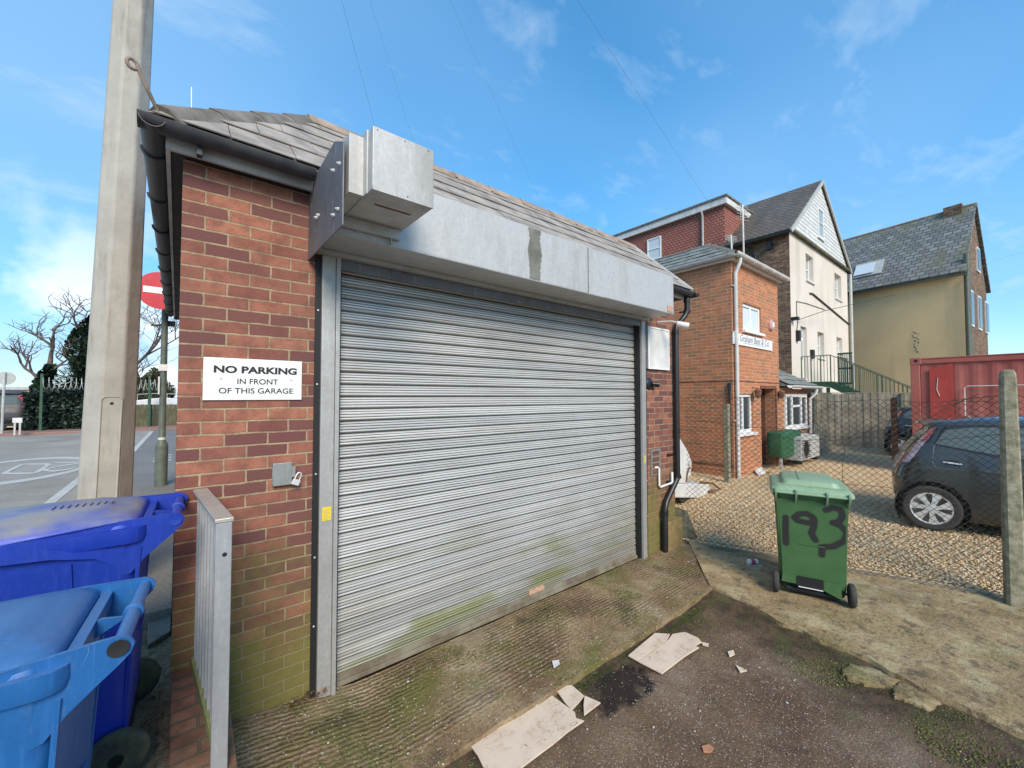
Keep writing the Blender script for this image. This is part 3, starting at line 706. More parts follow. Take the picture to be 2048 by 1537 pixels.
# lintel shadow board and housing
HB = 2.995; HT = 3.462; HF = -.40; HL, HR = .72, 4.63
mb = MB()
mb.prism([(HL, 0, HB+.02), (HL, HF, HB+.02), (HL, HF, HT), (HL, -.02, HT), (HL, -.02, HB+.02)][:4]+[(HL, -.0, HT)], (HR-HL, 0, 0))
hs = mb.build('shutter_housing', M['galv'], G, bevel=.004)
mb = MB().box(HL-.02, HF-.004, HB+.012, HR+.004, .0, HB+.019); mb.box(HL-.02, -.09, HB-.02, 4.60, -.03, HB+.011); mb.build('soffit_lip', M['jamb'], hs)
p = aty(1176, 540, HF); 
mb = MB().box(p.x-.002, HF-.004, HB+.02, p.x+.002, HF-.0005, HT-.005)
for i in range(6): mb.lathe([(.0, 0), (.004, 0), (.0, .003)], (p.x+.015+(.3 if i > 2 else 0), HF-.001, HB+.08+(i % 3)*.15), (0, -1, 0), 6)
mb.build('seam', M['blk'], hs)
mb = MB().box(.80, -.028, 2.90, 4.58, .003, 2.975); mb.build('head_shade_strip', M['galv_p'], hs, bevel=.003)  # strip over the lintel, its dark zinc paints in the shadow under the housing
# algae stain strip running down the housing
a = aty(1070, 520, HF-.002); mb = MB()
def stf(u, v):
    z = HB+.025+(HT-HB-.03)*v; w = .062+.03*nz(v*3, 2)+.014*nz(v*22, 4)+.012*v; return Vector((a.x+(u-.5)*2*w+.015*nz(v*4, 7)+(.012*nz(v*30, 8) if u > .5 else 0), HF-.003, z))
mb.grid(6, 60, stf); mb.build('algae_stain', M['stain'], hs, normals=False)
mb = MB().box(HR-.15, HF-.006, HB+.03, HR-.03, HF-.002, HB+.10); mb.build('label_plate', M['rustplate'], hs)
# side plate with bolts
mb = MB(); sx = .66
mb.prism([(sx, -.002, 2.93), (sx, -.74, 2.93), (sx, -.74, 3.38), (sx, -.58, 3.46), (sx, -.002, 3.43)], (.008, 0, 0))
spl = mb.build('side_plate', M['galv_p'], hs, bevel=.002)
mb = MB()
for (px, py) in ((680, 328), (668, 342), (677, 419), (668, 431), (638, 431), (634, 436)):
    q = atx(px, py, sx); mb.lathe([(.0, 0), (.011, 0), (.011, .006), (.006, .010), (.006, .018), (0, .019)], q, (-1, 0, 0), 8)
mb.build('bolt', M['hub'], spl)
# motor box in front of the housing
mb = MB().box(.775, -.86, 3.115, 1.135, -.41, 3.455); mbx = mb.build('motor_box', M['galv'], hs, bevel=.004)
mb = MB().box(.690, -.745, 3.115, .772, -.41, 3.44); mb.box(.765, -.80, 3.11, .7745, -.41, 3.46); mb.build('flange', M['galv'], mbx, bevel=.002)
mb = MB().box(.85, -.70, 3.112, 1.07, -.685, 3.1148); mb.build('slot', M['rust'], mbx)
mb = MB().box(.776, -.865, 3.11, 1.134, -.861, 3.135); mb.build('lower_flange', M['galv'], mbx)
mb = MB()
for xx, zz in ((.80, 3.44), (.955, 3.44), (1.10, 3.44), (.97, 3.128)): mb.lathe([(0, 0), (.004, 0), (0, .003)], (xx, -.868 if zz < 3.2 else -.861, zz), (0, -1, 0), 6)
mb.build('rivet', M['rust'], mbx)
mb = MB().box(.69, -.44, 3.05, 1.12, -.405, 3.112); mb.box(.84, -.425, 3.04, .85, -.404, 3.10); mb.box(1.06, -.43, 3.01, 1.064, -.405, 3.05); mb.build('bracket', M['galv'], mbx)
# gutters, fascia, roof skirt
EZ = 3.485; SK = .98; TP = 4.40; ex0, ex1, ey0, ey1 = -.13, 5.52, -.16, GD+.15
mb = MB(); fz0, fz1 = 3.365, 3.475
mb.box(-.075, -.10, fz0, 5.45, -.075, fz1); mb.box(-.075, -.0745, fz0, -.055, GD+.1, fz1); mb.box(-.075, GD+.1, fz0, 5.45, GD+.12, fz1)
fa = mb.build('fascia', M['fascia'], G)
mb = MB().box(-.054, -.0745, fz0+.01, 5.44, -.001, fz0+.02); mb.box(-.054, 0, fz0+.01, -.001, GD+.099, fz0+.02); mb.build('soffit', M['blk'], fa)
def gutter(mb, a, b, r=.058, n=8, th=.004):
    a = Vector(a); b = Vector(b); d = (b-a).normalized(); s = d.cross(Vector((0, 0, 1))).normalized(); rs = []
    for p in (a, b):
        ring = [p+s*math.cos(math.pi*i/n)*r-Vector((0, 0, 1))*math.sin(math.pi*i/n)*r for i in range(n+1)]
        ring += [p+s*math.cos(math.pi*i/n)*(r-th)-Vector((0, 0, 1))*math.sin(math.pi*i/n)*(r-th) for i in range(n, -1, -1)]
        rs.append(ring)
    mb.loft(rs)
mb = MB(); gutter(mb, (-.185, -.165, 3.462), (.655, -.165, 3.458)); gutter(mb, (4.66, -.165, 3.458), (5.50, -.165, 3.458))
for xx in (.07,): mb.box(xx-.012, -.15, 3.36, xx+.012, -.101, 3.43)
gut = mb.build('gutter', M['blackgut'], G, smooth=40)
mb = MB(); gutter(mb, (-.127, GD+.1, 3.455), (-.127, -.22, 3.455), .055)
for k in range(9):
    yy = .15+k*.7; mb.tube([(-.127+.060*math.cos(math.pi*i/8), yy, 3.455-.060*math.sin(math.pi*i/8)) for i in range(9)], .009, 6)
mb.build('gutter', M['blackgut'], G, smooth=40)
mb = MB(); gutter(mb, (5.56, -.24, 3.455), (5.56, GD+.1, 3.455), .06); mb.build('gutter', M['blackgut'], G, smooth=40)
# skirt roof: real slates on front and left, plain tile texture elsewhere
sl = math.hypot(SK, TP-EZ)
vdir = Vector((0, SK, TP-EZ)).normalized(); e1 = ex1+.0
mb = MB(); slates(mb, (ex0, ey0, EZ), (1, 0, 0), vdir, [(0, 0), (e1-ex0, 0), (e1-ex0, sl), (SK, sl)], .34, .27, .007, 3)
rf = mb.build('roof', M['slate'], G)
mb = MB(); vd2 = Vector((SK, 0, TP-EZ)).normalized()
Ly = ey1-ey0
mb.cur = 0; slates(mb, (ex0, ey1, EZ), (0, -1, 0), vd2, [(0, 0), (Ly, 0), (Ly-SK, sl), (SK, sl)], .34, .27, .007, 4)
mb.build('slate_slope', M['slate'], rf)
mb = MB(); C1 = Vector((ex0, ey0, EZ)); C2 = Vector((ex0+SK, ey0+SK, TP)); C3 = Vector((ex0, ey1, EZ)); C4 = Vector((ex0+SK, ey1-SK, TP)); C5 = Vector((ex1, ey0, EZ)); C6 = Vector((ex1, ey0+SK, TP)); C7 = Vector((ex1, ey1, EZ)); C8 = Vector((ex1, ey1-SK, TP))
dn = Vector((0, 0, -.012))
mb.add([p+dn for p in (C1, C2, C3, C4, C5, C6, C7, C8)], [(0, 4, 5, 1), (0, 1, 3, 2), (1, 5, 7, 3), (2, 3, 7, 6), (0, 2, 6, 4), (4, 6, 7, 5)])
mb.build('roof_deck', M['slate'], rf)
mb = MB()
def ridgetile(mb, a, b, w=.13, L=.42, th=.02):
    a = Vector(a); b = Vector(b); D = (b-a); n = max(1, round(D.length/L)); d = D.normalized(); s = d.cross(Vector((0, 0, 1))).normalized(); u = s.cross(d)
    for i in range(n):
        p = a+D*(i/n); q = a+D*((i+1.06)/n); ring = []
        for pt, lift in ((p, .009), (q, .0)):
            ring.append([pt+s*x*w+u*(y+lift) for x, y in ((-1, -.055), (-.55, .012), (0, .038), (.55, .012), (1, -.055), (1, -.075), (0, .012), (-1, -.075))])
        mb.loft(ring)
ridgetile(mb, C1+Vector((.03, .03, .035)), C2, .105, .36); mb.build('hip_capping', M['ridge'], rf, smooth=40)
mb = MB(); ridgetile(mb, C2+Vector((-.03, 0, .0)), C6+Vector((.02, 0, .0)), .11, .45); mb.build('ridge_capping', M['ridge_w'], rf, smooth=40)
mb = MB(); ridgetile(mb, C3, C4, .12, .36); ridgetile(mb, C4, C2, .12, .45); ridgetile(mb, C8, C4, .11, .45); mb.build('hip_capping', M['ridge'], rf, smooth=40)
mb = MB(); mb.bar(C5+Vector((.012, 0, -.01)), C6+Vector((.012, 0, -.01)), .03, .10); mb.bar(C7+Vector((.012, 0, -.01)), C8+Vector((.012, 0, -.01)), .03, .10); mb.build('verge_board', M['dirtywhite'], rf)
# hip iron with a curl
h0 = C1+Vector((-.0, -.02, .04)); mb = MB()
pth = [h0+Vector((.03, .03, -.02)), h0+Vector((-.015, -.02, .06)), h0+Vector((-.045, -.04, .12)), h0+Vector((-.055, -.045, .15))]
c = pth[-1]+Vector((-.02, -.008, .0))
pth += [c+Vector((.02*math.cos(t), .008*math.cos(t), .024*math.sin(t))) for t in [i*.5 for i in range(1, 12)]]
mb.tube(pth, .009, 8); mb.build('hip_iron', M['ridge_w'], rf, smooth=True)
# rainwater pipe, right
mb = MB(); X = 5.30; Y = -.055
mb.tube([(5.49, -.12, 3.50), (5.49, -.12, 3.42), (5.49, -.12, 3.22), (5.47, -.10, 3.14), (5.40, -.07, 3.06), (X+.02, Y, 3.00), (X, Y, 2.92), (X, Y, .98), (X-.01, Y, .90), (4.99, Y-.01, .63), (4.94, Y-.02, .54), (4.94, Y-.02, .01)], .036, 14)
rp = mb.build('rainwater_pipe', M['blackpvc'], G, smooth=40)
mb = MB()
for zz in (2.9, 1.55, .93): mb.lathe([(.036, -.03), (.043, -.03), (.043, .03), (.036, .03)], (X, Y, zz), (0, 0, 1), 14)
mb.lathe([(.036, -.03), (.044, -.03), (.044, .03), (.036, .03)], (4.94, Y-.02, .50), (0, 0, 1), 14); mb.lathe([(.036, -.03), (.044, -.03), (.044, .03), (.036, .03)], (5.49, -.12, 3.36), (0, 0, 1), 14)
mb.box(4.98, -.05, .80, 5.28, -.001, .82) if False else mb.box(5.10, -.03, .865, 5.28, -.001, .885); mb.box(5.12, -.03, 1.22, 5.28, -.001, 1.24)
mb.build('pipe_collar', M['blackpvc'], rp, smooth=40)
mb = MB().tube([(5.56, -.05, 3.25), (5.62, -.09, 3.22)], .035, 12); mb.tube([(5.46, -.03, 3.2), (5.62, -.05, 3.23)], .014, 8); mb.build('pipe_branch', M['blackpvc'], rp, smooth=40)
mb = MB(); q = aty(1318, 935, -.03); mb.tube([(q.x-.06, -.004, q.z), (q.x-.03, -.03, q.z), (q.x, -.03, q.z-.02), (q.x, -.03, q.z-.24), (q.x+.02, -.03, q.z-.26), (5.27, -.03, q.z-.24)], .014, 10)
mb.tube([(5.20, -.03, q.z-.245), (5.20, -.03, q.z-.10)], .018, 10); mb.build('overflow_pipe', M['whitepvc'], G, smooth=40)
mb = MB().box(4.66, -.028, 2.375, 5.16, -.001, 2.915); bd = mb.build('notice_board', M['dirtywhite'], G, bevel=.003)
mb = MB(); 
for bx in ((4.655, 2.37, 4.68, 2.92), (5.14, 2.37, 5.165, 2.92), (4.68, 2.90, 5.14, 2.92), (4.68, 2.37, 5.14, 2.385)): mb.box(bx[0], -.036, bx[1], bx[2], -.0285, bx[3])
mb.build('frame', M['whitepvc'], bd)
q = aty(1297, 768, 0); mb = MB().lathe([(.001, 0), (.075, 0), (.075, .015), (.06, .028), (.001, .03)], q, (0, -1, 0), 20)
wl = mb.build('wall_lamp', M['blackpvc'], G, smooth=40)
mb = MB().lathe([(.001, 0), (.028, 0), (.034, .05), (.038, .05), (.038, .09), (.001, .088)], q+Vector((.03, -.03, 0)), (.75, -.62, -.1), 16); mb.build('lamp_shade', M['blackpvc'], wl, smooth=40)
mb = MB().box(4.73, -.012, .99, 4.955, -.001, 1.33); ab = mb.build('air_brick', M['pave'], G)
mb = MB()
for i in range(4): mb.box(4.765, -.015, 1.015+i*.078, 4.915, -.0122, 1.07+i*.078)
mb.build('grille', M['brick_d'], ab)
mb = MB().box(4.985, -.09, -.02, 5.36, -.001, .37); mb.build('plinth', simple('rendered plinth', (.30, .20, .09), .9, 0, .4, 5, .004, 30, c2=(.16, .13, .04)), G, bevel=.01)
# security camera under the housing corner
q = Vector((5.0, -.33, 2.93)); mb = MB().lathe([(.001, -.09), (.035, -.09), (.04, .05), (.036, .06), (.001, .055)], q, (.5, -.75, -.25), 14)
cc = mb.build('security_camera', M['dirtywhite'], G, smooth=40); mb = MB().tube([(4.9, -.02, 3.0), (4.95, -.2, 2.99), q], .012, 8); mb.build('bracket', M['dirtywhite'], cc)
# NO PARKING sign
a = aty(407, 714, -.012); b = aty(603, 800, -.012)
x0, x1, zt, zb = a.x, b.x, a.z, b.z; S = thing('parking_sign', 'white rectangular notice reading NO PARKING IN FRONT OF THIS GARAGE on the brick pier', 'sign', ((x0+x1)/2, -.01, zb))
mb = MB().box(x0, -.012, zb, x1, -.002, zt); mb.build('sign_board', M['sign'], S, bevel=.002)
mb = MB(); xc = (x0+x1)/2; hh = zt-zb
def line(mb, t, x0_, x1_, zc, h, bold): 
    vs, fs = text_mb(t, 1, 1, 0); w = max(v.x for v in vs)-min(v.x for v in vs); th = max(v.y for v in vs)-min(v.y for v in vs); s_ = h/th
    vs, fs = text_mb(t, s_, (x1_-x0_)/(w*s_), bold); my = (max(v.y for v in vs)+min(v.y for v in vs))/2; mx = (max(v.x for v in vs)+min(v.x for v in vs))/2
    mb.add([Vector(((x0_+x1_)/2+v.x-mx, -.0132-v.z, zc+v.y-my)) for v in vs], fs)
ww = x1-x0
line(mb, 'NO PARKING', x0+ww*.10, x0+ww*.935, zt-hh*.27, hh*.155, .0022)
mb.build('lettering', M['text'], S, normals=False); mb = MB()
line(mb, 'IN FRONT', x0+ww*.32, x0+ww*.735, zt-hh*.55, hh*.13, .0004)
mb.build('lettering', M['text'], S, normals=False); mb = MB()
line(mb, 'OF THIS GARAGE', x0+ww*.145, x0+ww*.90, zt-hh*.775, hh*.13, .0004)
mb.build('lettering', M['text'], S, normals=False)
mb = MB()
for f in (.165, .88): mb.lathe([(.001, 0), (.004, 0), (.001, .002)], (x0+ww*f, -.0122, zt-hh*.5), (0, -1, 0), 8)
mb.build('screw', M['rust'], S)
# lock box and padlock
a = aty(546, 928, -.03); b = aty(583, 969, -.03)
LB = thing('lock_box', 'small square steel lock cover on the brick pier', 'lock box', ((a.x+b.x)/2, -.01, b.z))
mb = MB().box(a.x, -.035, b.z, b.x, -.001, a.z); mb.box(b.x, -.035, b.z+.045, b.x+.022, -.031, a.z-.03); mb.build('steel_cover', M['steelbox'], LB, bevel=.002)
mb = MB(); 
for i in range(6): mb.box(a.x-.004, -.037, b.z+.02+i*.016, a.x+.003, -.030, b.z+.032+i*.016)
mb.build('hinge', M['steelbox'], LB)
PD = thing('padlock', 'small steel padlock hanging from the lock cover hasp', 'padlock', (b.x+.02, -.04, b.z))
T = Matrix.Translation((b.x+.022, -.045, b.z+.013))@Matrix.Rotation(R_(22), 4, 'Y')
mb = MB().box(-.022, -.010, -.018, .022, .010, .018, T); mb.build('lock_body', M['hub'], PD, bevel=.003)
mb = MB().tube([T@Vector(p) for p in [(-.014, 0, .015), (-.014, 0, .045), (-.010, 0, .058), (0, 0, .063), (.010, 0, .058), (.014, 0, .045), (.014, 0, .015)]], .004, 8); mb.build('shackle', M['hub'], PD, smooth=True)

# ================================================================== retaining coping and railing
mb = MB(); mb.prism([(0, -.006, -.12), (0, -.006, .50), (0, -3.2, .10), (0, -3.2, -.12)], (.235, 0, 0))
# brick-on-edge rows drawn by the UV: across the wall
rwl = tag(mb.build('retaining_wall', M['cope'], bevel=.008), 'low retaining wall topped with bricks on edge beneath the railing', 'wall')
def rot_uv(o):
    d = o.data.uv_layers[0].data; n = len(d)
    arr = np.zeros(n*2, dtype=np.float32); d.foreach_get('uv', arr); arr = arr.reshape(-1, 2)
    for p in o.data.polygons:
        if abs(p.normal.z) > .9:
            for li in p.loop_indices: arr[li] = (arr[li][0]+.0, arr[li][1])
    d.foreach_set('uv', arr.reshape(-1))
rot_uv(rwl)
RL = thing('railing', 'galvanised pedestrian railing standing on the retaining wall beside the brick pier', 'railing', (.16, -.45, .5))
ya, yb = -.02, -.78; zt = 1.485; xr = .137
def shear(mb): mb.v = [(x-.055*(y-yb)/(ya-yb), y, z) for x, y, z in mb.v]
mb = MB().box(xr-.004, yb-.02, zt-.012, xr+.064, ya, zt+.006); shear(mb); tr = mb.build('top_rail', M['galv_t'], RL, bevel=.003)
mb = MB().box(xr, yb-.015, .20, xr+.060, yb+.012, zt-.0125); pst = mb.build('end_post', M['galv_r'], RL, bevel=.003)
mb = MB().lathe([(.001, 0), (.009, 0), (.009, .002), (.001, .0025)], (xr+.034, yb-.0152, 1.335), (0, -1, 0), 12); mb.build('bolt_hole', M['blk'], pst)
for k in range(7):
    y = ya-.05-k*.098; mb = MB().box(xr+.012, y-.006, .56, xr+.038, y+.006, zt-.013); shear(mb); mb.build('baluster', M['galv_r'], RL)
mb = MB().box(xr+.002, yb+.013, .515, xr+.045, ya, .56); shear(mb); mb.build('bottom_rail', simple('mossy steel rail', (.30, .30, .12), .8, .1, .4, 20, c2=(.20, .21, .06)), RL, bevel=.003)

# ================================================================== tall grey pole
pc0 = att(211, 980, 3.15); pc1 = att(268, 0, 3.15)
def pcen(z): t = (z-pc0.z)/(pc1.z-pc0.z); return pc0.lerp(pc1, t)
def prad(z): t = (z-pc0.z)/(pc1.z-pc0.z); return .163+(.122-.163)*max(-.3, t)
P = thing('tall_pole', 'tall pale grey eight sided lighting column rising past the garage corner', 'pole', (pcen(.45).x, pcen(.45).y, .45))
def octa(z): c = pcen(z); return [Vector((c.x+prad(z)*math.cos(R_(22.5+45*i+8)), c.y+prad(z)*math.sin(R_(22.5+45*i+8)), z)) for i in range(8)]
mb = MB(); mb.loft([octa(z) for z in (.42, 1.5, 2.3, 3.6, 5.2, 7.5, 9.5)]); mb.build('column', M['pole'], P, bevel=.012)
ang = R_(22.5+45*5+8+22.5); nrm = Vector((math.cos(ang), math.sin(ang), 0)); tng = Vector((-nrm.y, nrm.x, 0))
mb = MB()
def dp(hw, z0, z1, r, off): return [pcen(p.y)+nrm*(prad(p.y)*math.cos(R_(22.5))-.002+off)+tng*p.x+Vector((0, 0, p.y-pcen(p.y).z)) for p in rrect(0, (z0+z1)/2, hw, (z1-z0)/2, r, 0, 5)]
zt_ = 2.02
mb.loft([dp(.060, .62, zt_, .030, -.004), dp(.060, .62, zt_, .030, .006), dp(.056, .624, zt_-.004, .028, .009), dp(.049, .631, zt_-.011, .025, .003)]); dr = mb.build('access_door', M['pole'], P)
mb = MB().lathe([(.001, 0), (.011, 0), (.008, .003), (.001, .001)], pcen(zt_-.055)+nrm*(prad(zt_)*math.cos(R_(22.5))+.002), nrm, 12); mb.build('lock', M['blk'], dr)

# ================================================================== wheelie bins
def wheelie(label, rootloc, rz, body, lid, group, wheelm, style='green', sc=1., raised=1):
    root = thing('wheelie_bin', label, 'bin', rootloc, rz, group, world=False); root.scale = (sc*(1.05 if style == 'green' else 1), sc, sc)
    hw, dp0, dp1 = .27, .0, .68
    mb = MB(); rings = []
    for z, hx, y0, y1, r in ((.05, .232, .075, .52, .05), (.10, .238, .05, .535, .05), (.16, .240, .03, .545, .05), (.50, .252, .02, .60, .055), (.90, .262, .005, .655, .06), (.925, .264, .003, .66, .06)):
        rings.append(rrect(0, (y0+y1)/2, hx, (y1-y0)/2, r, z, 7))
    for z, g in ((.926, .018), (.950, .022), (.985, .022), (.986, -.006), (.90, -.006)):
        rings.append(rrect(0, .3315, .264+g, .3285+g, .06, z, 7))
    mb.loft(rings); b = mb.build('body', body, root, smooth=35, world=False)
    # ribs down the sides and back panel edges
    mb = MB()
    for sx in (-1, 1):
        for yy in (.18, .42): mb.bar((sx*.232, yy, .25), (sx*.2645, yy+.03, .88), .03, .012, up=(1, 0, 0))
    mb.bar((-.10, .012, .50), (.09, .012, .50), .008, .008); mb.bar((-.215, .045, .13), (-.248, .006, .9), .02, .012, up=(0, 1, 0)); mb.bar((.215, .045, .13), (.248, .006, .9), .02, .012, up=(0, 1, 0))
    for xx in (-.14, 0, .14): mb.bar((xx, .655, .55), (xx, .685, .90), .012, .010, up=(0, 1, 0))
    mb.build('rib', body, b, world=False)
    # lid
    mb = MB()
    y0, y1 = (-.035, .735) if style == 'green' else (.01, .735)
    hx = .305 if style == 'green' else .268
    zl = .988
    cx_, cy_, hy = 0, (y0+y1)/2, (y1-y0)/2
    L = [(zl-.02, 0, .06), (zl+.008, .004, .06), (zl+.022, .014, .06), (zl+.036, .04, .07), (zl+.042, .07, .07)]
    if style == 'green': L += [(zl+.044, .085, .06), (zl+.080, .105, .05), (zl+.090, .125, .05)]
    else: L += [(zl+.047, .09, .06), (zl+.058, .12, .06)]
    rings = [rrect(cx_, cy_+(.02 if (i > 4 and style == 'green') else 0), hx-ins, hy-ins, r, z, 7) for i, (z, ins, r) in enumerate(L)]
    mb.loft(rings); ld = mb.build('lid', lid, root, smooth=30, world=False)
    if style == 'green':
        mb = MB().bar((-.07, .12, zl+.094), (-.07, .60, zl+.094), .012, .008); mb.bar((-.25, .03, zl+.043), (-.04, .03, zl+.045), .02, .012); mb.bar((.0, .03, zl+.045), (.24, .03, zl+.043), .02, .012)
        mb.bar((-.22, .71, zl+.02), (.22, .71, zl+.02), .06, .03); mb.build('lid_rib', lid, ld, world=False)
    # handle bar
    hy_ = -.055 if style == 'green' else -.105; hz = .975 if style == 'green' else .985; br = .012 if style == 'green' else .019
    hl = .26 if style == 'green' else .232; mb = MB().tube([(-hl, hy_, hz), (hl, hy_, hz)], br, 14)
    if style != 'green': mb.lathe([(.019, -.012), (.026, -.010), (.028, 0), (.026, .010), (.019, .012)], (0, hy_, hz), (1, 0, 0), 16)
    hb = mb.build('handle', lid if style == 'green' else body, root, smooth=40, world=False)
    mb = MB()
    if style == 'green':
        for xx in (-.26, -.11, .11, .26): mb.prism([(xx-.007, .01, .87), (xx-.007, -.075, .96), (xx-.007, -.078, 1.0), (xx-.007, -.04, 1.01), (xx-.007, .02, .985)], (.014, 0, 0))
    else:
        for sx in (-1, 1):
            prof = [(.50, .975), (.35, .992), (.20, 1.004), (.05, 1.012), (-.06, 1.014), (-.105, 1.014), (-.128, 1.004), (-.138, .985), (-.130, .962), (-.105, .935), (-.06, .895), (-.01, .85), (.03, .80), (.055, .795), (.075, .84), (.13, .885), (.25, .915), (.50, .93)]
            def wx_(y): return .290-.055*max(0, min(1, (.22-y)/.3))
            mb.loft([[Vector((sx*(wx_(y)-e), y, z)) for y, z in prof] for e in (0, .013)])
        mb.prism([(-.006, -.09, .975), (-.006, .03, .90), (-.006, .03, .965), (-.006, -.03, .985)], (.012, 0, 0))
    mb.build('handle_bracket', lid if style == 'green' else body, root, smooth=40, world=False)
    if style != 'green':
        for sx in (-1, 1):
            mb = MB().lathe([(.001, 0), (.022, 0), (.024, .004), (.001, .002)], (sx*.239, hy_, hz), (sx, 0, 0), 16); mb.build('end_cap', M['blk'] if style == 'light' else body, hb, world=False, smooth=40)
    # wheels
    for sx in (-1, 1):
        R = .10; w = .048; c = (sx*.272, .055, R)
        mb = MB().lathe([(.074, -w/2), (R*.85, -w/2), (R*.97, -w/2+.008), (R, -w/2+.016), (R, w/2-.016), (R*.97, w/2-.008), (R*.85, w/2), (.074, w/2), (.072, w/2-.012)], c, (1, 0, 0), 36)
        wh = mb.build('wheel', wheelm, root, smooth=40, world=False)
        mb = MB().lathe([(.001, -w/2), (.024, -w/2), (.034, -w/2+.014), (.075, -w/2+.010), (.075, w/2-.010), (.034, w/2-.014), (.024, w/2), (.001, w/2)], c, (1, 0, 0), 24); mb.build('wheel_hub', M['blk'], wh, smooth=40, world=False)
    mb = MB().tube([(-.25, .055, .10), (.25, .055, .10)], .011, 10); mb.build('axle', M['blk'], root, smooth=True, world=False)
    mb = MB().box(-.19, .045, .045, .19, .50, .075); mb.tube([(-.19, .06, .06), (.19, .06, .06)], .028, 10); mb.build('base_skid', M['blk'], root, smooth=40, world=False)
    return root
gb = wheelie('green wheelie bin with faded lid and black sprayed number 193, on the concrete path', (4.86, -1.69, .012), math.atan2(-.943, .332), M['pl_green'], M['pl_greenlid'], None, M['rubber'], 'green', 1.07)
# sprayed number on the back panel (soft edged paint, stored per vertex)
Q = [(85, 350), (575, 385), (760, 1290), (205, 1190)]
def uvq(px, py):
    u, v = .5, .5
    for _ in range(30):
        x = (1-u)*(1-v)*Q[0][0]+u*(1-v)*Q[1][0]+u*v*Q[2][0]+(1-u)*v*Q[3][0]; y = (1-u)*(1-v)*Q[0][1]+u*(1-v)*Q[1][1]+u*v*Q[2][1]+(1-u)*v*Q[3][1]
        u += (px-x)/500; v += (py-y)/850
    return u, v
def onb(px, py): u, v = uvq(px, py); z = .93-.83*v; return (-.255+.51*u)*(1-.17*(1-z)), z
strokes = [[(170, 560), (180, 680), (196, 805)],
    [(238, 560), (262, 522), (320, 512), (372, 545), (385, 600), (330, 600), (262, 585), (238, 555)], [(385, 570), (392, 640), (385, 700), (425, 765)],
    [(448, 470), (490, 440), (545, 460), (572, 520), (560, 575), (520, 590)], [(530, 590), (585, 620), (640, 680), (635, 760), (570, 820), (480, 830)], [(490, 830), (500, 905)]]
strokes = [[onb(*p) for p in s] for s in strokes]
def yback(z): return .005+(.92-z)*.028 if z > .16 else .03
mb = MB(); nx_, nz_ = 110, 170
pt = []
for j in range(nz_+1):
    for i in range(nx_+1):
        z = .17+.74*j/nz_; hw = .218+.025*(z-.17)/.74; x = -hw+2*hw*i/nx_; pt.append((x, yback(z)-.004, z))
mb.add(pt, [(j*(nx_+1)+i, j*(nx_+1)+i+1, (j+1)*(nx_+1)+i+1, (j+1)*(nx_+1)+i) for j in range(nz_) for i in range(nx_)])
sp = mb.build('sprayed_panel', M['spray'], gb, normals=False, world=False, uv=False); sp['label'] = 'back panel sprayed with a black 193'
A = np.array(pt); val = np.zeros(len(A))
for s in strokes:
    for (a, b) in zip(s[:-1], s[1:]):
        a = np.array(a); b = np.array(b); d = b-a; t = np.clip(((A[:, [0, 2]]-a)@d)/(d@d), 0, 1); q = a+t[:, None]*d
        dist = np.hypot(*(A[:, [0, 2]]-q).T); val = np.maximum(val, np.clip(1-(dist-.013)/.026, 0, 1))
at_ = sp.data.attributes.new('spray', 'FLOAT', 'POINT'); at_.data.foreach_set('value', val.astype(np.float32))
mb = MB(); mb.box(-.115, -.006, .115, .075, .03, .20); mb.build('lift_recess', M['blk'], gb, world=False)
mb = MB(); mb.bar((-.105, -.010, .112), (.07, -.010, .112), .008, .006); mb.build('white_strip', M['whitepvc'], gb, world=False)
mb = MB(); mb.prism([(-.23, -.0, .13), (-.115, -.0, .13), (-.115, -.0, .2), (-.22, 0, .2)], (0, .03, 0)); mb.prism([(.075, 0, .13), (.19, 0, .13), (.21, 0, .2), (.075, 0, .2)], (0, .03, 0)); mb.prism([(.19, -.004, .2), (.20, -.004, .06), (.075, -.004, .115), (.075, -.004, .2)], (0, .01, 0)); mb.build('lower_panel', M['pl_green'], gb, world=False)
b2 = wheelie('royal blue wheelie bin with weathered lid, between the tall pole and the light blue bin', (-.10, -.27, .40), R_(88), M['pl_blue'], M['pl_bluelid'], None, M['mossrubber'], 'blue', 1.07)
b1 = wheelie('light blue wheelie bin with recycling arrows on its lid, nearest the camera', (-.20, -1.145, .348), R_(86), M['pl_lblue'], M['pl_lblue'], None, M['mossrubber'], 'light', .99)
# embossed recycling arrows on the light blue lid
mb = MB(); zc = 1.049
for k in range(3):
    a0 = R_(90+120*k); c = Vector((0, .42, zc)); 
    def rp_(r, a): return c+Vector((r*math.cos(a0+a), r*math.sin(a0+a), 0))
    pts = [rp_(.085, -.42), rp_(.085, .35), rp_(.105, .35), rp_(.068, .78), rp_(.035, .35), rp_(.055, .35), rp_(.055, -.42)]
    for i in range(len(pts)): mb.bar(pts[i], pts[(i+1) % len(pts)], .004, .004)
mb.build('recycling_emblem', plastic('pale moulded plastic', (.30, .42, .55), (.25, .37, .5), (.4, .5, .6)), b1, world=False)
# raised moulded shape on royal blue lid
mb = MB()
pts = [(-.12, .72, 1.052), (-.12, .50, 1.052), (-.05, .46, 1.052), (.06, .50, 1.052), (.12, .50, 1.052)]
for a, b in zip(pts[:-1], pts[1:]): mb.bar(a, b, .012, .012)
for i in range(9): mb.bar((-.03+.006*(i % 2), .12+i*.022, 1.050), (.03, .12+i*.022, 1.050), .004, .004)
mb.build('moulded_ridge', M['pl_bluelid'], b2, world=False)
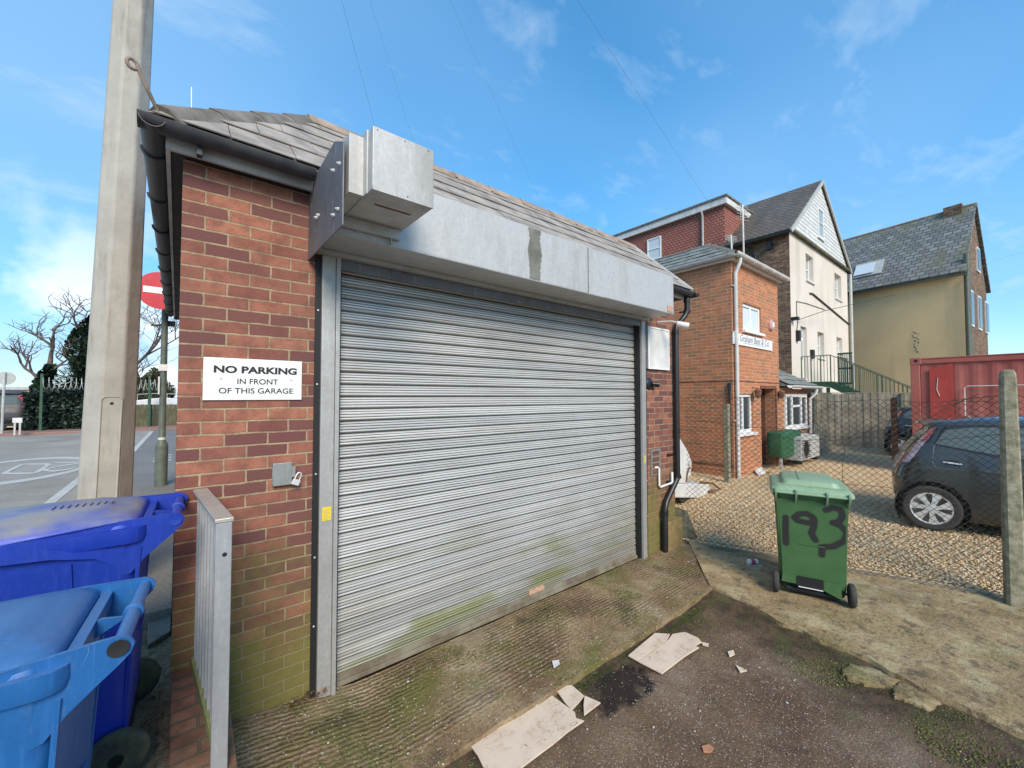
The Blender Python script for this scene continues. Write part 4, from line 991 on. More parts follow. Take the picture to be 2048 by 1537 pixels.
# slab leaning by the wall, and litter
pp = [atz(296, 1217, .45), atz(343, 1217, .45), atz(341, 1262, .43), atz(296, 1290, .43)]
mb = MB().prism(pp, (0, 0, -.03)); tag(mb.build('broken_slab', M['pave'], bevel=.003), 'grey slab lying between the royal blue bin and the brick wall', 'slab')

# ================================================================== broken floor tiles and litter
def chip(px, label, name='broken_tile', th=.010, z=-.028, mat=None, group=None, tilt=0):
    pts = [atz(x, y, z) for x, y in px]
    if name == 'concrete_piece':
        c = sum(pts, Vector())/len(pts); q = []
        for i in range(len(pts)*6): t = i/6; e = pts[int(t) % len(pts)].lerp(pts[(int(t)+1) % len(pts)], t % 1); q.append(e+(e-c)*(.22*nz(i*.7, px[0][0])+.10*nz(i*2.1, 3)))
        rings = [[v+(c-v)*.0+Vector((0, 0, -th)) for v in q], [v+Vector((0, 0, -.006)) for v in q], [v+(c-v)*.05+Vector((0, 0, .001*nz(v.x*25, v.y*25))) for v in q], [v+(c-v)*.5+Vector((0, 0, .001+.002*nz(v.x*18, v.y*18))) for v in q], [v+(c-v)*.95+Vector((0, 0, .001)) for v in q]]
        o = MB().loft(rings).build(name, mat, smooth=50); return tag(o, label, 'litter', group)
    mb = MB().prism(pts, (0, 0, -th)); o = mb.build(name, mat or M['tile'], bevel=.0015)
    if tilt: o.rotation_euler = (R_(tilt), 0, 0)
    return tag(o, label, 'tile' if name == 'broken_tile' else 'litter', group)
chip([(933, 1480), (1008, 1428), (1099, 1387), (1150, 1425), (1152, 1436), (1168, 1441), (1137, 1462), (1107, 1487), (1073, 1512), (1040, 1537), (1010, 1560), (975, 1552), (955, 1510)], 'largest broken cream tile, lying nearest the camera below the shutter')
chip([(1108, 1374), (1143, 1370), (1168, 1391), (1160, 1402), (1143, 1420), (1130, 1405)], 'four sided cream tile piece touching the corner of the largest tile', z=-.024)
chip([(1169, 1391), (1201, 1405), (1184, 1418), (1168, 1430), (1167, 1410)], 'small triangular cream tile piece right of the four sided piece', z=-.026)
chip([(1256, 1311), (1310, 1266), (1340, 1268), (1334, 1280), (1309, 1298), (1276, 1322)], 'cream tile half with cracked edge, on the left beside the weeds', z=-.02)
chip([(1277, 1323), (1310, 1299), (1336, 1280), (1345, 1268), (1370, 1264), (1397, 1276), (1403, 1284), (1390, 1291), (1398, 1295), (1370, 1312), (1324, 1347)], 'cream tile half with chipped right edge, beyond the wet hole', z=-.02)
chip([(1402, 1284), (1418, 1287), (1416, 1293), (1405, 1289)], 'sliver of cream tile at the chipped edge of the far tile', z=-.03)
chip([(1455, 1303), (1467, 1300), (1470, 1308), (1459, 1313)], 'tiny white tile crumb right of the far tile', z=-.03)
chip([(1471, 1329), (1478, 1333), (1494, 1341), (1480, 1344)], 'thin pointed white tile shard on the brown asphalt', z=-.03)
brk = simple('brick fragment', (.48, .22, .12), .9, 0, .3)
chip([(1403, 1492), (1418, 1488), (1428, 1495), (1422, 1504), (1407, 1503)], 'flat orange brick fragment on the brown asphalt', 'brick_fragment', mat=brk, z=-.034)
# loose concrete slabs of the broken path edge
cp = M['path']
chip([(1682, 1340), (1700, 1327), (1745, 1335), (1797, 1360), (1783, 1374), (1735, 1368), (1695, 1354)], 'broken grey concrete piece at the crumbling path edge', 'concrete_piece', th=.04, z=-.012, mat=cp)
chip([(1785, 1378), (1800, 1360), (1840, 1372), (1880, 1402), (1862, 1420), (1820, 1402), (1790, 1392)], 'second broken concrete piece nearer the camera at the path edge', 'concrete_piece', th=.04, z=-.012, mat=cp)
# drinks can
q = atz(1505, 1126, .03); mb = MB(); d = Vector((.75, -.55, 0)).normalized()
mb.lathe([(.001, -.06), (.024, -.06), (.032, -.052), (.033, 0), (.032, .052), (.026, .06), (.001, .057)], q+Vector((0, 0, .012)), d, 20)
cn = thing('drinks_can', 'crushed white and red drinks can lying on the mossy path edge', 'can', q); mb.build('can_body', M['sign'], cn, smooth=40)
mb = MB().lathe([(.0335, -.028), (.0336, 0), (.0335, .022)], q+Vector((0, 0, .012)), d, 20); mb.build('red_band', simple('red print', (.6, .1, .12), .4), cn, smooth=True)
mb = MB().bar(q+Vector((-.1, .02, -.01)), q+Vector((.02, -.09, -.012)), .008, .008); tag(mb.build('drinking_straw', M['dirtywhite']), 'thin pale stick lying beside the drinks can', 'stick')
mb = MB().prism([atz(1104, 1322, .02), atz(1117, 1320, .02), atz(1120, 1328, .02), atz(1108, 1337, .02)], (0, 0, -.002)); tag(mb.build('plastic_scrap', M['dirtywhite']), 'clear plastic scrap lying on the concrete apron', 'litter')
q = atz(1520, 942, .30); mb = MB().prism([atz(1508, 940, .33), atz(1521, 934, .36), atz(1533, 947, .30), atz(1517, 952, .29)], (0, 0, .008)); tag(mb.build('white_card', M['sign']), 'white card leaning at the porch threshold on the gravel', 'card')

# ================================================================== chain link fence
FA = Vector((5.46, -.10, .02)); FB = Vector((6.36, -2.90, .02)); FD = (FB-FA).normalized(); FE = FA+FD*5.4
CF = thing('chain_link_fence', 'chain link fence on concrete posts between the path and the gravel yard', 'fence', (5.9, -1.5, 0))
Lf = (FE-FA).length; H = 1.99; pitch = .066; aw = .0375; mb = MB(); wr = .0019
nzg = int(H/(pitch/2)); ncol = int(Lf/aw)
fn = Vector((FD.y, -FD.x, 0))
def fpt(s, z):
    sag = .05*math.sin(s*1.6)*(z/H)+.015*math.sin(s*5+z*3)
    zz = z*(1-.0)+(.03*math.sin(s*2.3)+.02*math.sin(s*7))*(z/H)
    return FA+FD*s+Vector((0, 0, zz))+fn*sag
for c in range(ncol):
    s0 = c*aw; pts = []
    for k in range(nzg+1):
        s = s0+(aw if (k+c) % 2 else 0); off = .0018 if k % 2 else -.0018
        pts.append(fpt(s, k*pitch/2)+fn*off)
    P3 = [[p+Vector((0, 0, 1))*wr*1.3, p+FD*wr*1.1+fn*wr*.6-Vector((0, 0, 1))*wr*.6, p-FD*wr*1.1-fn*wr*.6-Vector((0, 0, 1))*wr*.6] for p in pts]
    mb.loft(P3, cap=False)
mb.build('wire_mesh', M['wire'], CF, normals=False, uv=False)
mb = MB()
for (za, zb_, k) in ((1.97, 2.0, .03), (1.0, 1.0, .02), (.06, .06, 0)):
    mb.tube([fpt(Lf*i/30, za)+fn*.006 for i in range(31)], .0025, 5)
mb.tube([fpt(Lf*i/24, 1.65-.25*math.sin(i/24*math.pi)+.35*(i/24))+fn*.02 for i in range(25)], .003, 5)
mb.build('line_wire', M['wire'], CF, uv=False)
mb = MB()
q0 = atx(2048, 808, 6.38)
a = fpt(1.75, 1.35); ptsw = [fpt(1.7+.02*math.sin(i), .35+i*.16)+fn*(.02+.01*math.sin(i*1.7)) for i in range(8)]+[fpt(1.9+i*.13, 1.6+.03*math.sin(i*1.3)+.08*min(i, 4)) for i in range(10)]
mb.tube(ptsw, .0028, 5); mb.tube([fpt(1.0+i*.12, 1.45+.5*(i/14)**2+.02*math.sin(i*2)) for i in range(16)], .003, 5)
mb.build('loose_wire', M['wire'], CF, uv=False)
def cpost(s, h=2.26, w=.125):
    p = fpt(s, 0)-fn*.0+fn*.07; mb = MB(); rings = []
    for z, k in ((-.05, 1.08), (.8, 1.0), (1.6, .9), (h-.10, .84), (h-.04, .78), (h-.01, .6), (h, .3)):
        hw = w/2*k; rings.append([p+FD*a*hw+fn*b*hw*.8+Vector((0, 0, z)) for a, b in ((-1, -.7), (-.7, -1), (.7, -1), (1, -.7), (1, .7), (.7, 1), (-.7, 1), (-1, .7))])
    mb.loft(rings); mb.build('concrete_post', M['conpost'], CF, smooth=30)
cpost((FB-FA).length+.02); cpost((FB-FA).length+2.5)

# posts standing in the gravel yard
q = Vector((8.66, .72, .24)); mb = MB().box(q.x-.055, q.y-.05, q.z, q.x+.055, q.y+.05, 1.86); tag(mb.build('grey_post', M['conpost'], bevel=.01), 'grey concrete stump post in front of the orange brick office', 'post')
q = Vector((13.6, -1.12, .24)); mb = MB().prism([(q.x, q.y-.055, q.z), (q.x+.01, q.y-.055, q.z), (q.x+.01, q.y+.055, q.z), (q.x, q.y+.055, q.z)], (0, 0, 1.74)); mb.box(q.x+.011, q.y-.055, q.z, q.x+.07, q.y-.045, q.z+1.74)
tag(mb.build('rusty_post', M['rust']), 'rusty brown angle iron post behind the parked hatchback', 'post')

# ================================================================== orange brick office (two storeys, slate roof)
BX, BY = 9.20, .81; BXR = 11.95; BZ = 4.98; g0 = .15
B = thing('brick_office', 'two storey orange brick office with slate roof and white gutters', 'building', (10.5, 4, g0))
mb = MB(); dx0, dx1 = 10.72, 11.62; dzt = 2.22
a = aty(1485, 600, BY); b = aty(1523, 669, BY); OW1 = (a.x, b.x, b.z, a.z-.05); a = aty(1471, 788, BY); b = aty(1507, 864, BY); OW2 = (a.x, b.x, b.z, a.z)
wall_holes(mb, BX, BXR, g0, BZ, BY, BY+.22, [OW1, OW2, (dx0, dx1, g0+.001, dzt)])
mb.box(BX, BY+.221, g0, BX+.22, 9, BZ); mb.box(BXR-.22, BY+.221, g0, BXR, 9, BZ); mb.box(BX+.221, 8.8, g0, BXR-.221, 8.999, BZ)
w = mb.build('wall', M['brick_b'], B)
mb = MB().box(BX-.008, BY-.008, 2.335, BXR-.02, BY-.001, 2.36); mb.box(BX-.008, BY-.001, 2.335, BX-.001, 8.9, 2.36)
mb.box(BX-.012, BY-.001, .50, BX-.001, 8.9, .53); mb.build('string_course', M['brick_d'], w)
mb = MB(); mb.box(dx0-.05, BY+.222, g0, dx0, BY+1.3, dzt); mb.box(dx1, BY+.222, g0, dx1+.05, BY+1.3, dzt); mb.box(dx0-.05, BY+1.301, g0, dx1+.05, BY+1.4, dzt); mb.box(dx0-.05, BY+.222, dzt+.001, dx1+.05, BY+1.4, dzt+.05)
mb.build('porch_recess', M['brick_d'], B)
mb = MB().box(dx0+.12, BY+1.24, g0+.05, dx1-.1, BY+1.30, dzt-.08); mb.build('door', simple('dark brown door', (.06, .035, .025), .5), B)
mb = MB().box(dx0-.03, BY-.02, dzt-.02, dx1+.03, BY-.001, dzt+.05); mb.box(dx1+.01, BY-.03, g0, dx1+.07, BY-.001, dzt+.02); mb.build('door_surround', M['brick_d'], B)
def window(parent, x0, x1, z0, z1, y, frame=.055, lights=(1,), depth=.03, g='glass', sill=True, rec=0, sash=False, fm='whitepvc', transom=None, face=-1):
    """white window on a wall facing -y"""
    y0_ = y; y = y+rec; mb = MB(); d = face*depth
    ya_, yb_ = (y+d, y+.001*face)
    def bx(a, b, c, e, yo=0): mb.box(a, min(ya_+yo, yb_), b, c, max(ya_+yo, yb_), e)
    bx(x0, z0, x0+frame, z1); bx(x1-frame, z0, x1, z1); bx(x0+frame, z1-frame, x1-frame, z1); bx(x0+frame, z0, x1-frame, z0+frame)
    tot = sum(lights); xx = x0
    for l in lights[:-1]:
        xx += (x1-x0)*l/tot; bx(xx-frame*.6, z0+frame, xx+frame*.6, z1-frame)
    if sash: bx(x0+frame, (z0+z1)/2-.02, x1-frame, (z0+z1)/2+.025)
    if transom:
        for (a, b, zt) in transom: bx(a, zt-.03, b, zt+.03)
    wf = mb.build('window', M[fm], parent, bevel=.004)
    mb = MB().box(x0+frame*.5, y+d*.45, z0+frame*.5, x1-frame*.5, y+d*.2, z1-frame*.5); mb.build('pane', M[g], wf)
    if sill: mb = MB().box(x0-.05, y0_-.07, z0-.06, x1+.05, y0_-.001, z0+.0); mb.box(x0+.001, y0_-.001, z0+.0015, x1-.001, y, z0+.012); mb.build('sill', M[fm], wf, bevel=.004)
    return wf
for W_, g_ in ((OW1, 'glass_w'), (OW2, 'glass')):
    window(B, *W_, BY, .07, (1, 1), .05, g_, rec=.09); mb = MB().box(W_[0]+.01, BY+.14, W_[2]+.01, W_[1]-.01, BY+.15, W_[3]-.01); mb.build('curtain', M['blk'] if g_ == 'glass' else M['dirtywhite'], B)
# name board
a = aty(1466, 665, BY-.02); b = aty(1544, 699, BY-.02); zt_, zb_ = a.z, aty(1466, 688, BY-.02).z
mb = MB().box(a.x, BY-.03, zb_, b.x, BY-.001, zt_); nb = thing('name_board', 'long white name board under the upper window of the brick office', 'sign', ((a.x+b.x)/2, BY, zb_)); mb.build('board', M['sign'], nb, bevel=.003)
mb = MB(); vs, fs = text_mb('Graham Best & Co.', 1, 1, 0, .25); wtx = max(v.x for v in vs)-min(v.x for v in vs); s_ = (b.x-a.x)*.76/wtx
vs, fs = text_mb('Graham Best & Co.', s_, 1, .002, .25); mb.add([Vector(((a.x+b.x)/2+.05+v.x, BY-.032-v.z, (zt_+zb_)/2+.03+v.y)) for v in vs], fs)
mb.box(a.x+.5, BY-.033, zb_+.055, b.x-.45, BY-.031, zb_+.063); mb.build('lettering', M['textg'], nb, normals=False)
q = aty(1540, 651, BY); al = thing('alarm_box', 'pink and white hexagonal alarm box high on the brick office', 'alarm box', q)
mb = MB().lathe([(.001, 0), (.15, 0), (.15, .04), (.11, .07), (.001, .075)], q, (0, -1, 0), 6); mb.build('alarm_cover', simple('pinkish alarm cover', (.62, .38, .34), .4, 0, .3, 8), al)
mb = MB().lathe([(.001, .076), (.07, .076), (.06, .082), (.001, .083)], q, (0, -1, 0), 6); mb.build('alarm_badge', M['sign'], al)
# roof
ov = .14; ez = 5.06; rx0, ry0 = BX-ov, BY-ov; sk = .98; tz = ez+.66; rx1 = BXR+ov
mb = MB(); sl2 = math.hypot(sk, tz-ez)
vL = Vector((sk, 0, tz-ez)).normalized(); vF = Vector((0, sk, tz-ez)).normalized(); Ll = 9.2-ry0; Lx = rx1-rx0
slates(mb, (rx0, 9.2, ez), (0, -1, 0), vL, [(0, 0), (Ll, 0), (Ll-sk, sl2), (0, sl2)], .5, .27, .012, 8)
rfb = mb.build('roof', M['slate_b'], B)
mb = MB(); slates(mb, (rx0, ry0, ez), (1, 0, 0), vF, [(0, 0), (Lx, 0), (Lx-sk, sl2), (sk, sl2)], .5, .27, .012, 9); mb.build('slate_slope', M['slate_b'], rfb)
mb = MB(); A1 = Vector((rx0, ry0, ez)); A2 = Vector((rx0+sk, ry0+sk, tz)); A3 = Vector((rx1, ry0, ez)); A4 = Vector((rx1-sk, ry0+sk, tz)); A5 = Vector((rx0, 9.2, ez)); A6 = Vector((rx0+sk, 9.2, tz)); A7 = Vector((rx1, 9.2, ez)); A8 = Vector((rx1-sk, 9.2, tz))
mb.add([p+Vector((0, 0, -.015)) for p in (A1, A2, A3, A4, A5, A6, A7, A8)], [(0, 2, 3, 1), (0, 1, 5, 4), (1, 3, 7, 5), (3, 2, 6, 7), (0, 4, 6, 2), (4, 5, 7, 6)]); mb.build('roof_deck', M['slate_b'], rfb)
mb = MB(); ridgetile(mb, A1, A2, .16, .33); ridgetile(mb, A2, A6, .10, .4); ridgetile(mb, A3, A4, .14, .33); mb.build('hip_capping', M['ridge'], rfb, smooth=40)
mb = MB(); gutter(mb, (rx0-.02, 9.2, ez-.01), (rx0-.02, ry0-.03, ez-.01), .075); gutter(mb, (rx0-.09, ry0-.03, ez-.01), (rx1+.05, ry0-.03, ez-.01), .075)
for k in range(6): mb.tube([(rx0+.3+k*.55, ry0-.03-.08*math.cos(math.pi*i/6), ez-.01-.08*math.sin(math.pi*i/6)) for i in range(7)], .012, 6)
mb.build('gutter', M['dirtywhite'], B, smooth=40)
mb = MB().box(rx0+.06, ry0+.06, ez-.12, rx1-.05, ry0+.085, ez-.02); mb.box(rx0+.06, ry0+.086, ez-.12, rx0+.085, 9.1, ez-.02); mb.box(rx0+.086, ry0+.086, ez-.115, rx1-.05, BY, ez-.10); mb.box(rx0+.086, BY, ez-.115, BX, 9, ez-.10); mb.build('fascia', M['whitepvc'], B)
mb = MB(); X, Y = BX+.07, BY-.06; mb.tube([(X, ry0-.02, ez-.08), (X, ry0-.02, ez-.16), (X, BY-.10, ez-.30), (X, Y, ez-.38), (X, Y, .28)], .038, 12)
for zz in (4.4, 3.4, 1.5): mb.tube([(X-.1, Y+.03, zz), (X+.06, Y+.03, zz)], .012, 6)
mb.build('downpipe', M['dirtywhite'], B, smooth=40)
mb = MB(); mb.tube([(BX-.03, BY+.06, 2.2), (BX-.03, BY+.06, .45)], .022, 8); mb.tube([(BX-.03, BY+.06, 2.3), (BX-.03, BY+.06, 2.15)], .035, 8); mb.build('cable_conduit', M['blackpvc'], B)
for (px, py) in ((1516, 788),):
    q = aty(px, py, BY-.12); mb = MB().lathe([(.001, -.10), (.05, -.08), (.075, .05), (.09, .06), (.03, .12), (.001, .14)], q, (0, 0, 1), 6); mb.bar(q+Vector((0, 0, .1)), q+Vector((0, .12, .16)), .015); L1 = mb.build('coach_lamp', M['rust'], B)
# lean-to bay with window
LB0, LB1 = 12.02, 14.25; LY = .83
V = thing('bay_extension', 'small brick lean-to with white window and slate roof beside the office porch', 'extension', (13.1, 1.5, g0))
mb = MB(); mb.box(LB0, LY, g0, LB1, LY+.2, 2.22); mb.box(LB1-.2, LY+.201, g0, LB1, 2.6, 2.22); mb.box(LB0, LY+.201, g0, LB0+.2, 2.6, 2.22); mb.build('wall', M['brick_b'], V)
a = aty(1567, 789, LY); b = aty(1611, 852, LY); zb_ = b.z; window(V, a.x, b.x, zb_, a.z, LY, .08, (1, 1.5, 1), .05, 'glass', transom=[(a.x+(b.x-a.x)*.28, a.x+(b.x-a.x)*.72, a.z-.32)])
mb = MB(); sv = Vector((0, 1.6, .95)).normalized(); Lr = LB1+.25-LB0; slates(mb, (LB0, LY-.2, 2.30), (1, 0, 0), sv, [(0, 0), (Lr, 0), (Lr-.9, 1.55), (0, 1.55)], .5, .27, .012, 12)
rv = mb.build('roof', M['slate_b'], V)
mb = MB(); mb.add([(LB0, LY-.2, 2.28), (LB1+.25, LY-.2, 2.28), (LB1+.25-.9, LY+1.13, 3.07), (LB0, LY+1.13, 3.07), (LB1+.25, 3.2, 2.28), (LB0, 3.2, 2.28), (LB0, 3.2, 3.07), (LB1-.65, 3.2, 3.07)], [(0, 1, 2, 3), (1, 4, 7, 2), (3, 2, 7, 6), (0, 5, 4, 1), (0, 3, 6, 5), (5, 6, 7, 4)]); mb.build('roof_deck', M['slate_b'], rv)
mb = MB(); gutter(mb, (LB0-.02, LY-.25, 2.30), (LB1+.38, LY-.25, 2.30), .07); mb.tube([(LB1-.02, LY-.25, 2.22), (LB1-.02, LY-.22, 2.1), (LB1-.02, LY-.08, 1.95), (LB1-.02, LY-.07, .5)], .04, 10); mb.build('gutter', M['whitepvc'], V, smooth=40)
q = aty(1563, 790, LY-.1); mb = MB().lathe([(.001, -.10), (.05, -.08), (.075, .05), (.09, .06), (.03, .12), (.001, .14)], q, (0, 0, 1), 6); mb.build('coach_lamp', M['rust'], V)
# oil tank / green box and heat pump
a = aty(1565, 866, .45); b = aty(1604, 903, .45)
T_ = thing('green_tank', 'dark green plastic storage box below the bay window', 'storage box', ((a.x+b.x)/2, .4, g0+.1))
mb = MB(); rings = [rrect((a.x+b.x)/2, .62, (b.x-a.x)/2*k, .17*k, .06, z, 5) for z, k in ((b.z-.05, .93), (b.z, .97), (a.z-.1, 1), (a.z-.02, 1.0), (a.z, .93))]; mb.loft(rings); mb.build('tank_body', M['tank'], T_, smooth=40)
mb = MB()
for xx in (a.x+.08, b.x-.1): mb.box(xx, .50, g0+.05, xx+.05, .55, b.z-.05)
mb.build('leg', M['acgrey'], T_)
a = aty(1602, 876, .30); b = aty(1640, 914, .30)
AC = thing('heat_pump', 'pale grey outdoor air conditioning unit beside the green storage box', 'air conditioner', ((a.x+b.x)/2, .45, b.z))
xm = a.x+(b.x-a.x)*.28
mb = MB().box(a.x+.02, .305, b.z+.03, b.x, .68, a.z); mb.build('casing', M['acgrey'], AC, bevel=.01)
mb = MB()
for i in range(9): mb.box(a.x+.05, .298, b.z+.08+i*(a.z-b.z-.14)/9, xm+.30, .304, b.z+.10+i*(a.z-b.z-.14)/9)
mb.lathe([(.001, 0), (.2, 0), (.2, .004), (.001, .004)], ((a.x+xm)/2+.2, .3045, (a.z+b.z)/2), (0, -1, 0), 20); mb.build('fan_grille', M['blk'], AC)
mb = MB().box(a.x+.05, .32, b.z-.06, a.x+.15, .6, b.z+.029); mb.box(b.x-.2, .32, b.z-.06, b.x-.1, .6, b.z+.029); mb.build('foot', M['blk'], AC)

# ================================================================== cream gabled house
CX, CY, CZ = 17.82, 2.244, 8.33; CR = 26.4; AX = 21.86; AZ = 11.41; CB = 13.6
H_ = thing('gabled_house', 'cream rendered house with pale boarded gable and brown tiled roof', 'house', (20, 6, g0))
WINS = []
for (x1p, y1p, x2p, y2p) in ((1611, 506, 1627, 568), (1669, 545, 1683, 603), (1635, 663, 1649, 718), (1673, 674, 1685, 708), (1601, 652, 1615.5, 757)):
    a = aty(x1p, y1p, CY); b = aty(x2p, y2p, CY); WINS.append((a.x, b.x, b.z, a.z))
mb = MB(); wall_holes(mb, CX+.02, CR, g0, CZ, CY, CY+.3, WINS); hw_ = mb.build('front_wall', M['cream'], H_); hw_['label'] = 'cream rendered front wall'
mb = MB(); mb.box(CX, CY+.02, g0, CX+.3, CB, CZ-.02); mb.box(CR-.3, CY+.301, g0, CR-.02, CB, CZ-.02); mb.box(CX+.301, CB-.3, g0, CR-.301, CB-.02, CZ-.02); mb.box(CX-.001, CY-.002, g0, CX+.019, CY+.0199, CZ); mb.build('side_wall', M['brick_c'], H_)
mb = MB(); mb.prism([(CX-.05, CY-.05, CZ+.0), (CR+.05, CY-.05, CZ+.12), (AX, CY-.05, AZ+.02)], (0, .3, 0)); gbl = mb.build('gable', M['board'], H_)
mb = MB().bar((CX-.15, CY-.09, CZ-.03), (CR+.15, CY-.09, CZ+.09), .10, .10); mb.build('gable_beam', M['wood_b'], gbl)
mb = MB(); th = .12
for (xe, ze) in ((CX-.25, CZ-.18), (CR+.25, CZ-.05)):
    n_ = Vector((AX-xe, 0, AZ-ze)).normalized(); up_ = Vector((-n_.z, 0, n_.x)) if xe < AX else Vector((n_.z, 0, -n_.x))
    up_ = up_ if up_.z > 0 else -up_
    pts = [Vector((xe, CY-.12, ze)), Vector((AX, CY-.12, AZ)), Vector((AX, CB, AZ)), Vector((xe, CB, ze))]; mb.prism([p+up_*.02 for p in pts], up_*.12)
rfc = mb.build('roof', M['roof_c'], H_)
mb = MB(); mb.bar((CX-.25, CY-.15, CZ-.16), (AX, CY-.15, AZ+.06), .05, .14); mb.bar((CR+.25, CY-.15, CZ-.03), (AX, CY-.15, AZ+.06), .05, .14); mb.build('verge', M['acgrey'], rfc)
for W_ in WINS[:4]: window(H_, *W_, CY, .07, (1,), .05, 'glass_l', sash=True, rec=.20)
a = aty(1634, 414, CY-.05); b = aty(1646, 482, CY-.05); window(H_, a.x, b.x, b.z, a.z, CY-.05, .07, (1,), .05, 'glass_l', sash=True)
a = aty(1601, 652, CY); b = aty(1615.5, 757, CY)
mb = MB().box(a.x+.01, CY+.12, b.z+.01, b.x-.01, CY+.16, a.z-.01); dd = mb.build('door', M['whitepvc'], H_, bevel=.01)
mb = MB().box(a.x+.13, CY+.11, b.z+.75, b.x-.13, CY+.119, a.z-.52); mb.box(a.x+.13, CY+.11, a.z-.4, b.x-.13, CY+.119, a.z-.1); mb.build('pane', M['glass_l'], dd)
DZ = b.z-.02
mb = MB(); gutter(mb, (CX-.30, CB-4.6, CZ-.16), (CX-.30, CY-.15, CZ-.16), .07); mb.build('gutter', M['blackgut'], H_, smooth=40)
mb = MB(); q = aty(1697, 543, CY-.12); mb.tube([(CR+.1, CY-.12, CZ-.1), (CR+.0, CY-.14, 6.6), (CR, CY-.14, g0)], .06, 10); mb.build('downpipe', M['acgrey'], H_, smooth=40)
mb = MB(); mb.tube([(CX-.06, 3.55, CZ-.3), (CX-.06, 3.55, CZ-.55), (CX-.06, 3.4, CZ-.7), (CX-.06, 3.4, 4.8)], .05, 10); mb.box(CX-.16, 2.8, CZ-.6, CX-.02, 2.95, CZ-.3); mb.build('soil_pipe', M['blackpvc'], H_, smooth=40)
# wall clutter: cable conduit running diagonally, floodlight, letterbox
mb = MB(); pp = [aty(1620, 587, CY-.03), aty(1625, 588, CY-.03), aty(1698, 649, CY-.03)]; mb.tube(pp, .035, 6); mb.build('diagonal_pipe', M['blackpvc'], H_)
mb = MB(); mb.tube([aty(*p, CY-.02) for p in ((1594, 640), (1593, 603), (1612, 607), (1650, 620))], .012, 5); mb.tube([aty(*p, CY-.02) for p in ((1596, 640), (1594, 660), (1596, 672))], .012, 5); mb.build('cable', M['blackpvc'], H_)
mb = MB(); q = aty(1591, 638, CY-.12); mb.box(q.x-.12, q.y-.1, q.z-.05, q.x+.12, q.y+.119, q.z+.06); q = aty(1596, 672, CY-.05); mb.box(q.x-.1, CY-.12, q.z-.2, q.x+.1, CY-.001, q.z+.2); mb.build('wall_light', M['blk'], H_)
q = aty(1625, 709, CY-.05); mb = MB().box(q.x-.14, CY-.1, q.z-.18, q.x+.14, CY-.001, q.z+.18); mb.build('letter_box', M['blk'], H_)
# tile-hung top storey
mb = MB(); TX = CX-.02; TY0 = 4.58; TZ = 10.13; mb.box(TX, TY0, CZ-.35, AX+1.5, 14.9, TZ); ts = thing('tile_hung_storey', 'red tile hung attic storey with white fascia behind the slate roof', 'building', (18, 9, 7)); mb.build('wall', M['hung'], ts)
mb = MB().box(TX-.15, TY0-.15, TZ+.001, AX+1.0, 15.0, TZ+.28); tf = mb.build('fascia', M['dirtywhite'], ts, bevel=.01)
mb = MB().box(TX-.20, TY0-.20, TZ+.281, AX+1.0, 15.05, TZ+.36); mb.build('flat_roof', M['ridge'], tf)
mb = MB().tube([(TX-.16, TY0+.9, TZ-.0), (TX-.06, TY0+.9, TZ-.2), (TX-.06, TY0+.9, CZ-.6)], .045, 8); mb.build('downpipe', M['acgrey'], ts, smooth=40)
a = atx(1295, 480, TX); b = atx(1323, 510, TX)
def xwindow(parent, y0, y1, z0, z1, x, frame=.06, mid=True, g='glass_w', d=.05):
    mb = MB(); mb.box(x-d, y0, z0, x-.001, y0+frame, z1); mb.box(x-d, y1-frame, z0, x-.001, y1, z1); mb.box(x-d, y0+frame, z1-frame, x-.001, y1-frame, z1); mb.box(x-d, y0+frame, z0, x-.001, y1-frame, z0+frame)
    if mid: mb.box(x-d, y0+frame, (z0+z1)/2-.03, x-.001, y1-frame, (z0+z1)/2+.03)
    wf = mb.build('window', M['whitepvc'], parent, bevel=.004); mb = MB().box(x-d*.5, y0+frame*.5, z0+frame*.5, x-d*.25, y1-frame*.5, z1-frame*.5); mb.build('pane', M[g], wf); return wf
xwindow(ts, min(a.y, b.y), max(a.y, b.y), atx(1310, 520, TX).z, atx(1310, 476, TX).z, TX)
# aerial masts
for (px, yt, yb, dpt, lab) in ((1485, 410, 515, 16.2, 'tall aerial mast with flat antenna array in front of the tile hung wall'), (1462, 470, 505, 16.2, 'short aerial mast with small antenna, left of the tall mast')):
    t_ = att(px, yt, dpt); b_ = att(px+3, yb, dpt); b_.z -= 1.0; AM = thing('aerial_mast', lab, 'aerial', b_, group='aerials on the office roof')
    mb = MB().tube([b_, t_], .035, 8); mb.build('mast', M['dirtywhite'], AM)
    mb = MB(); hh = .55 if px > 1470 else .3
    for i in range(6 if px > 1470 else 4):
        z = t_.z-.05-i*hh/5; mb.tube([t_+Vector((-.28, .1, z-t_.z)), t_+Vector((.28, -.1, z-t_.z))], .012, 5)
    for sx in (-.2, 0, .2): mb.tube([t_+Vector((sx, 0, -.05)), t_+Vector((sx, 0, -.05-hh))], .010, 5)
    mb.build('antenna', M['acgrey'], AM)
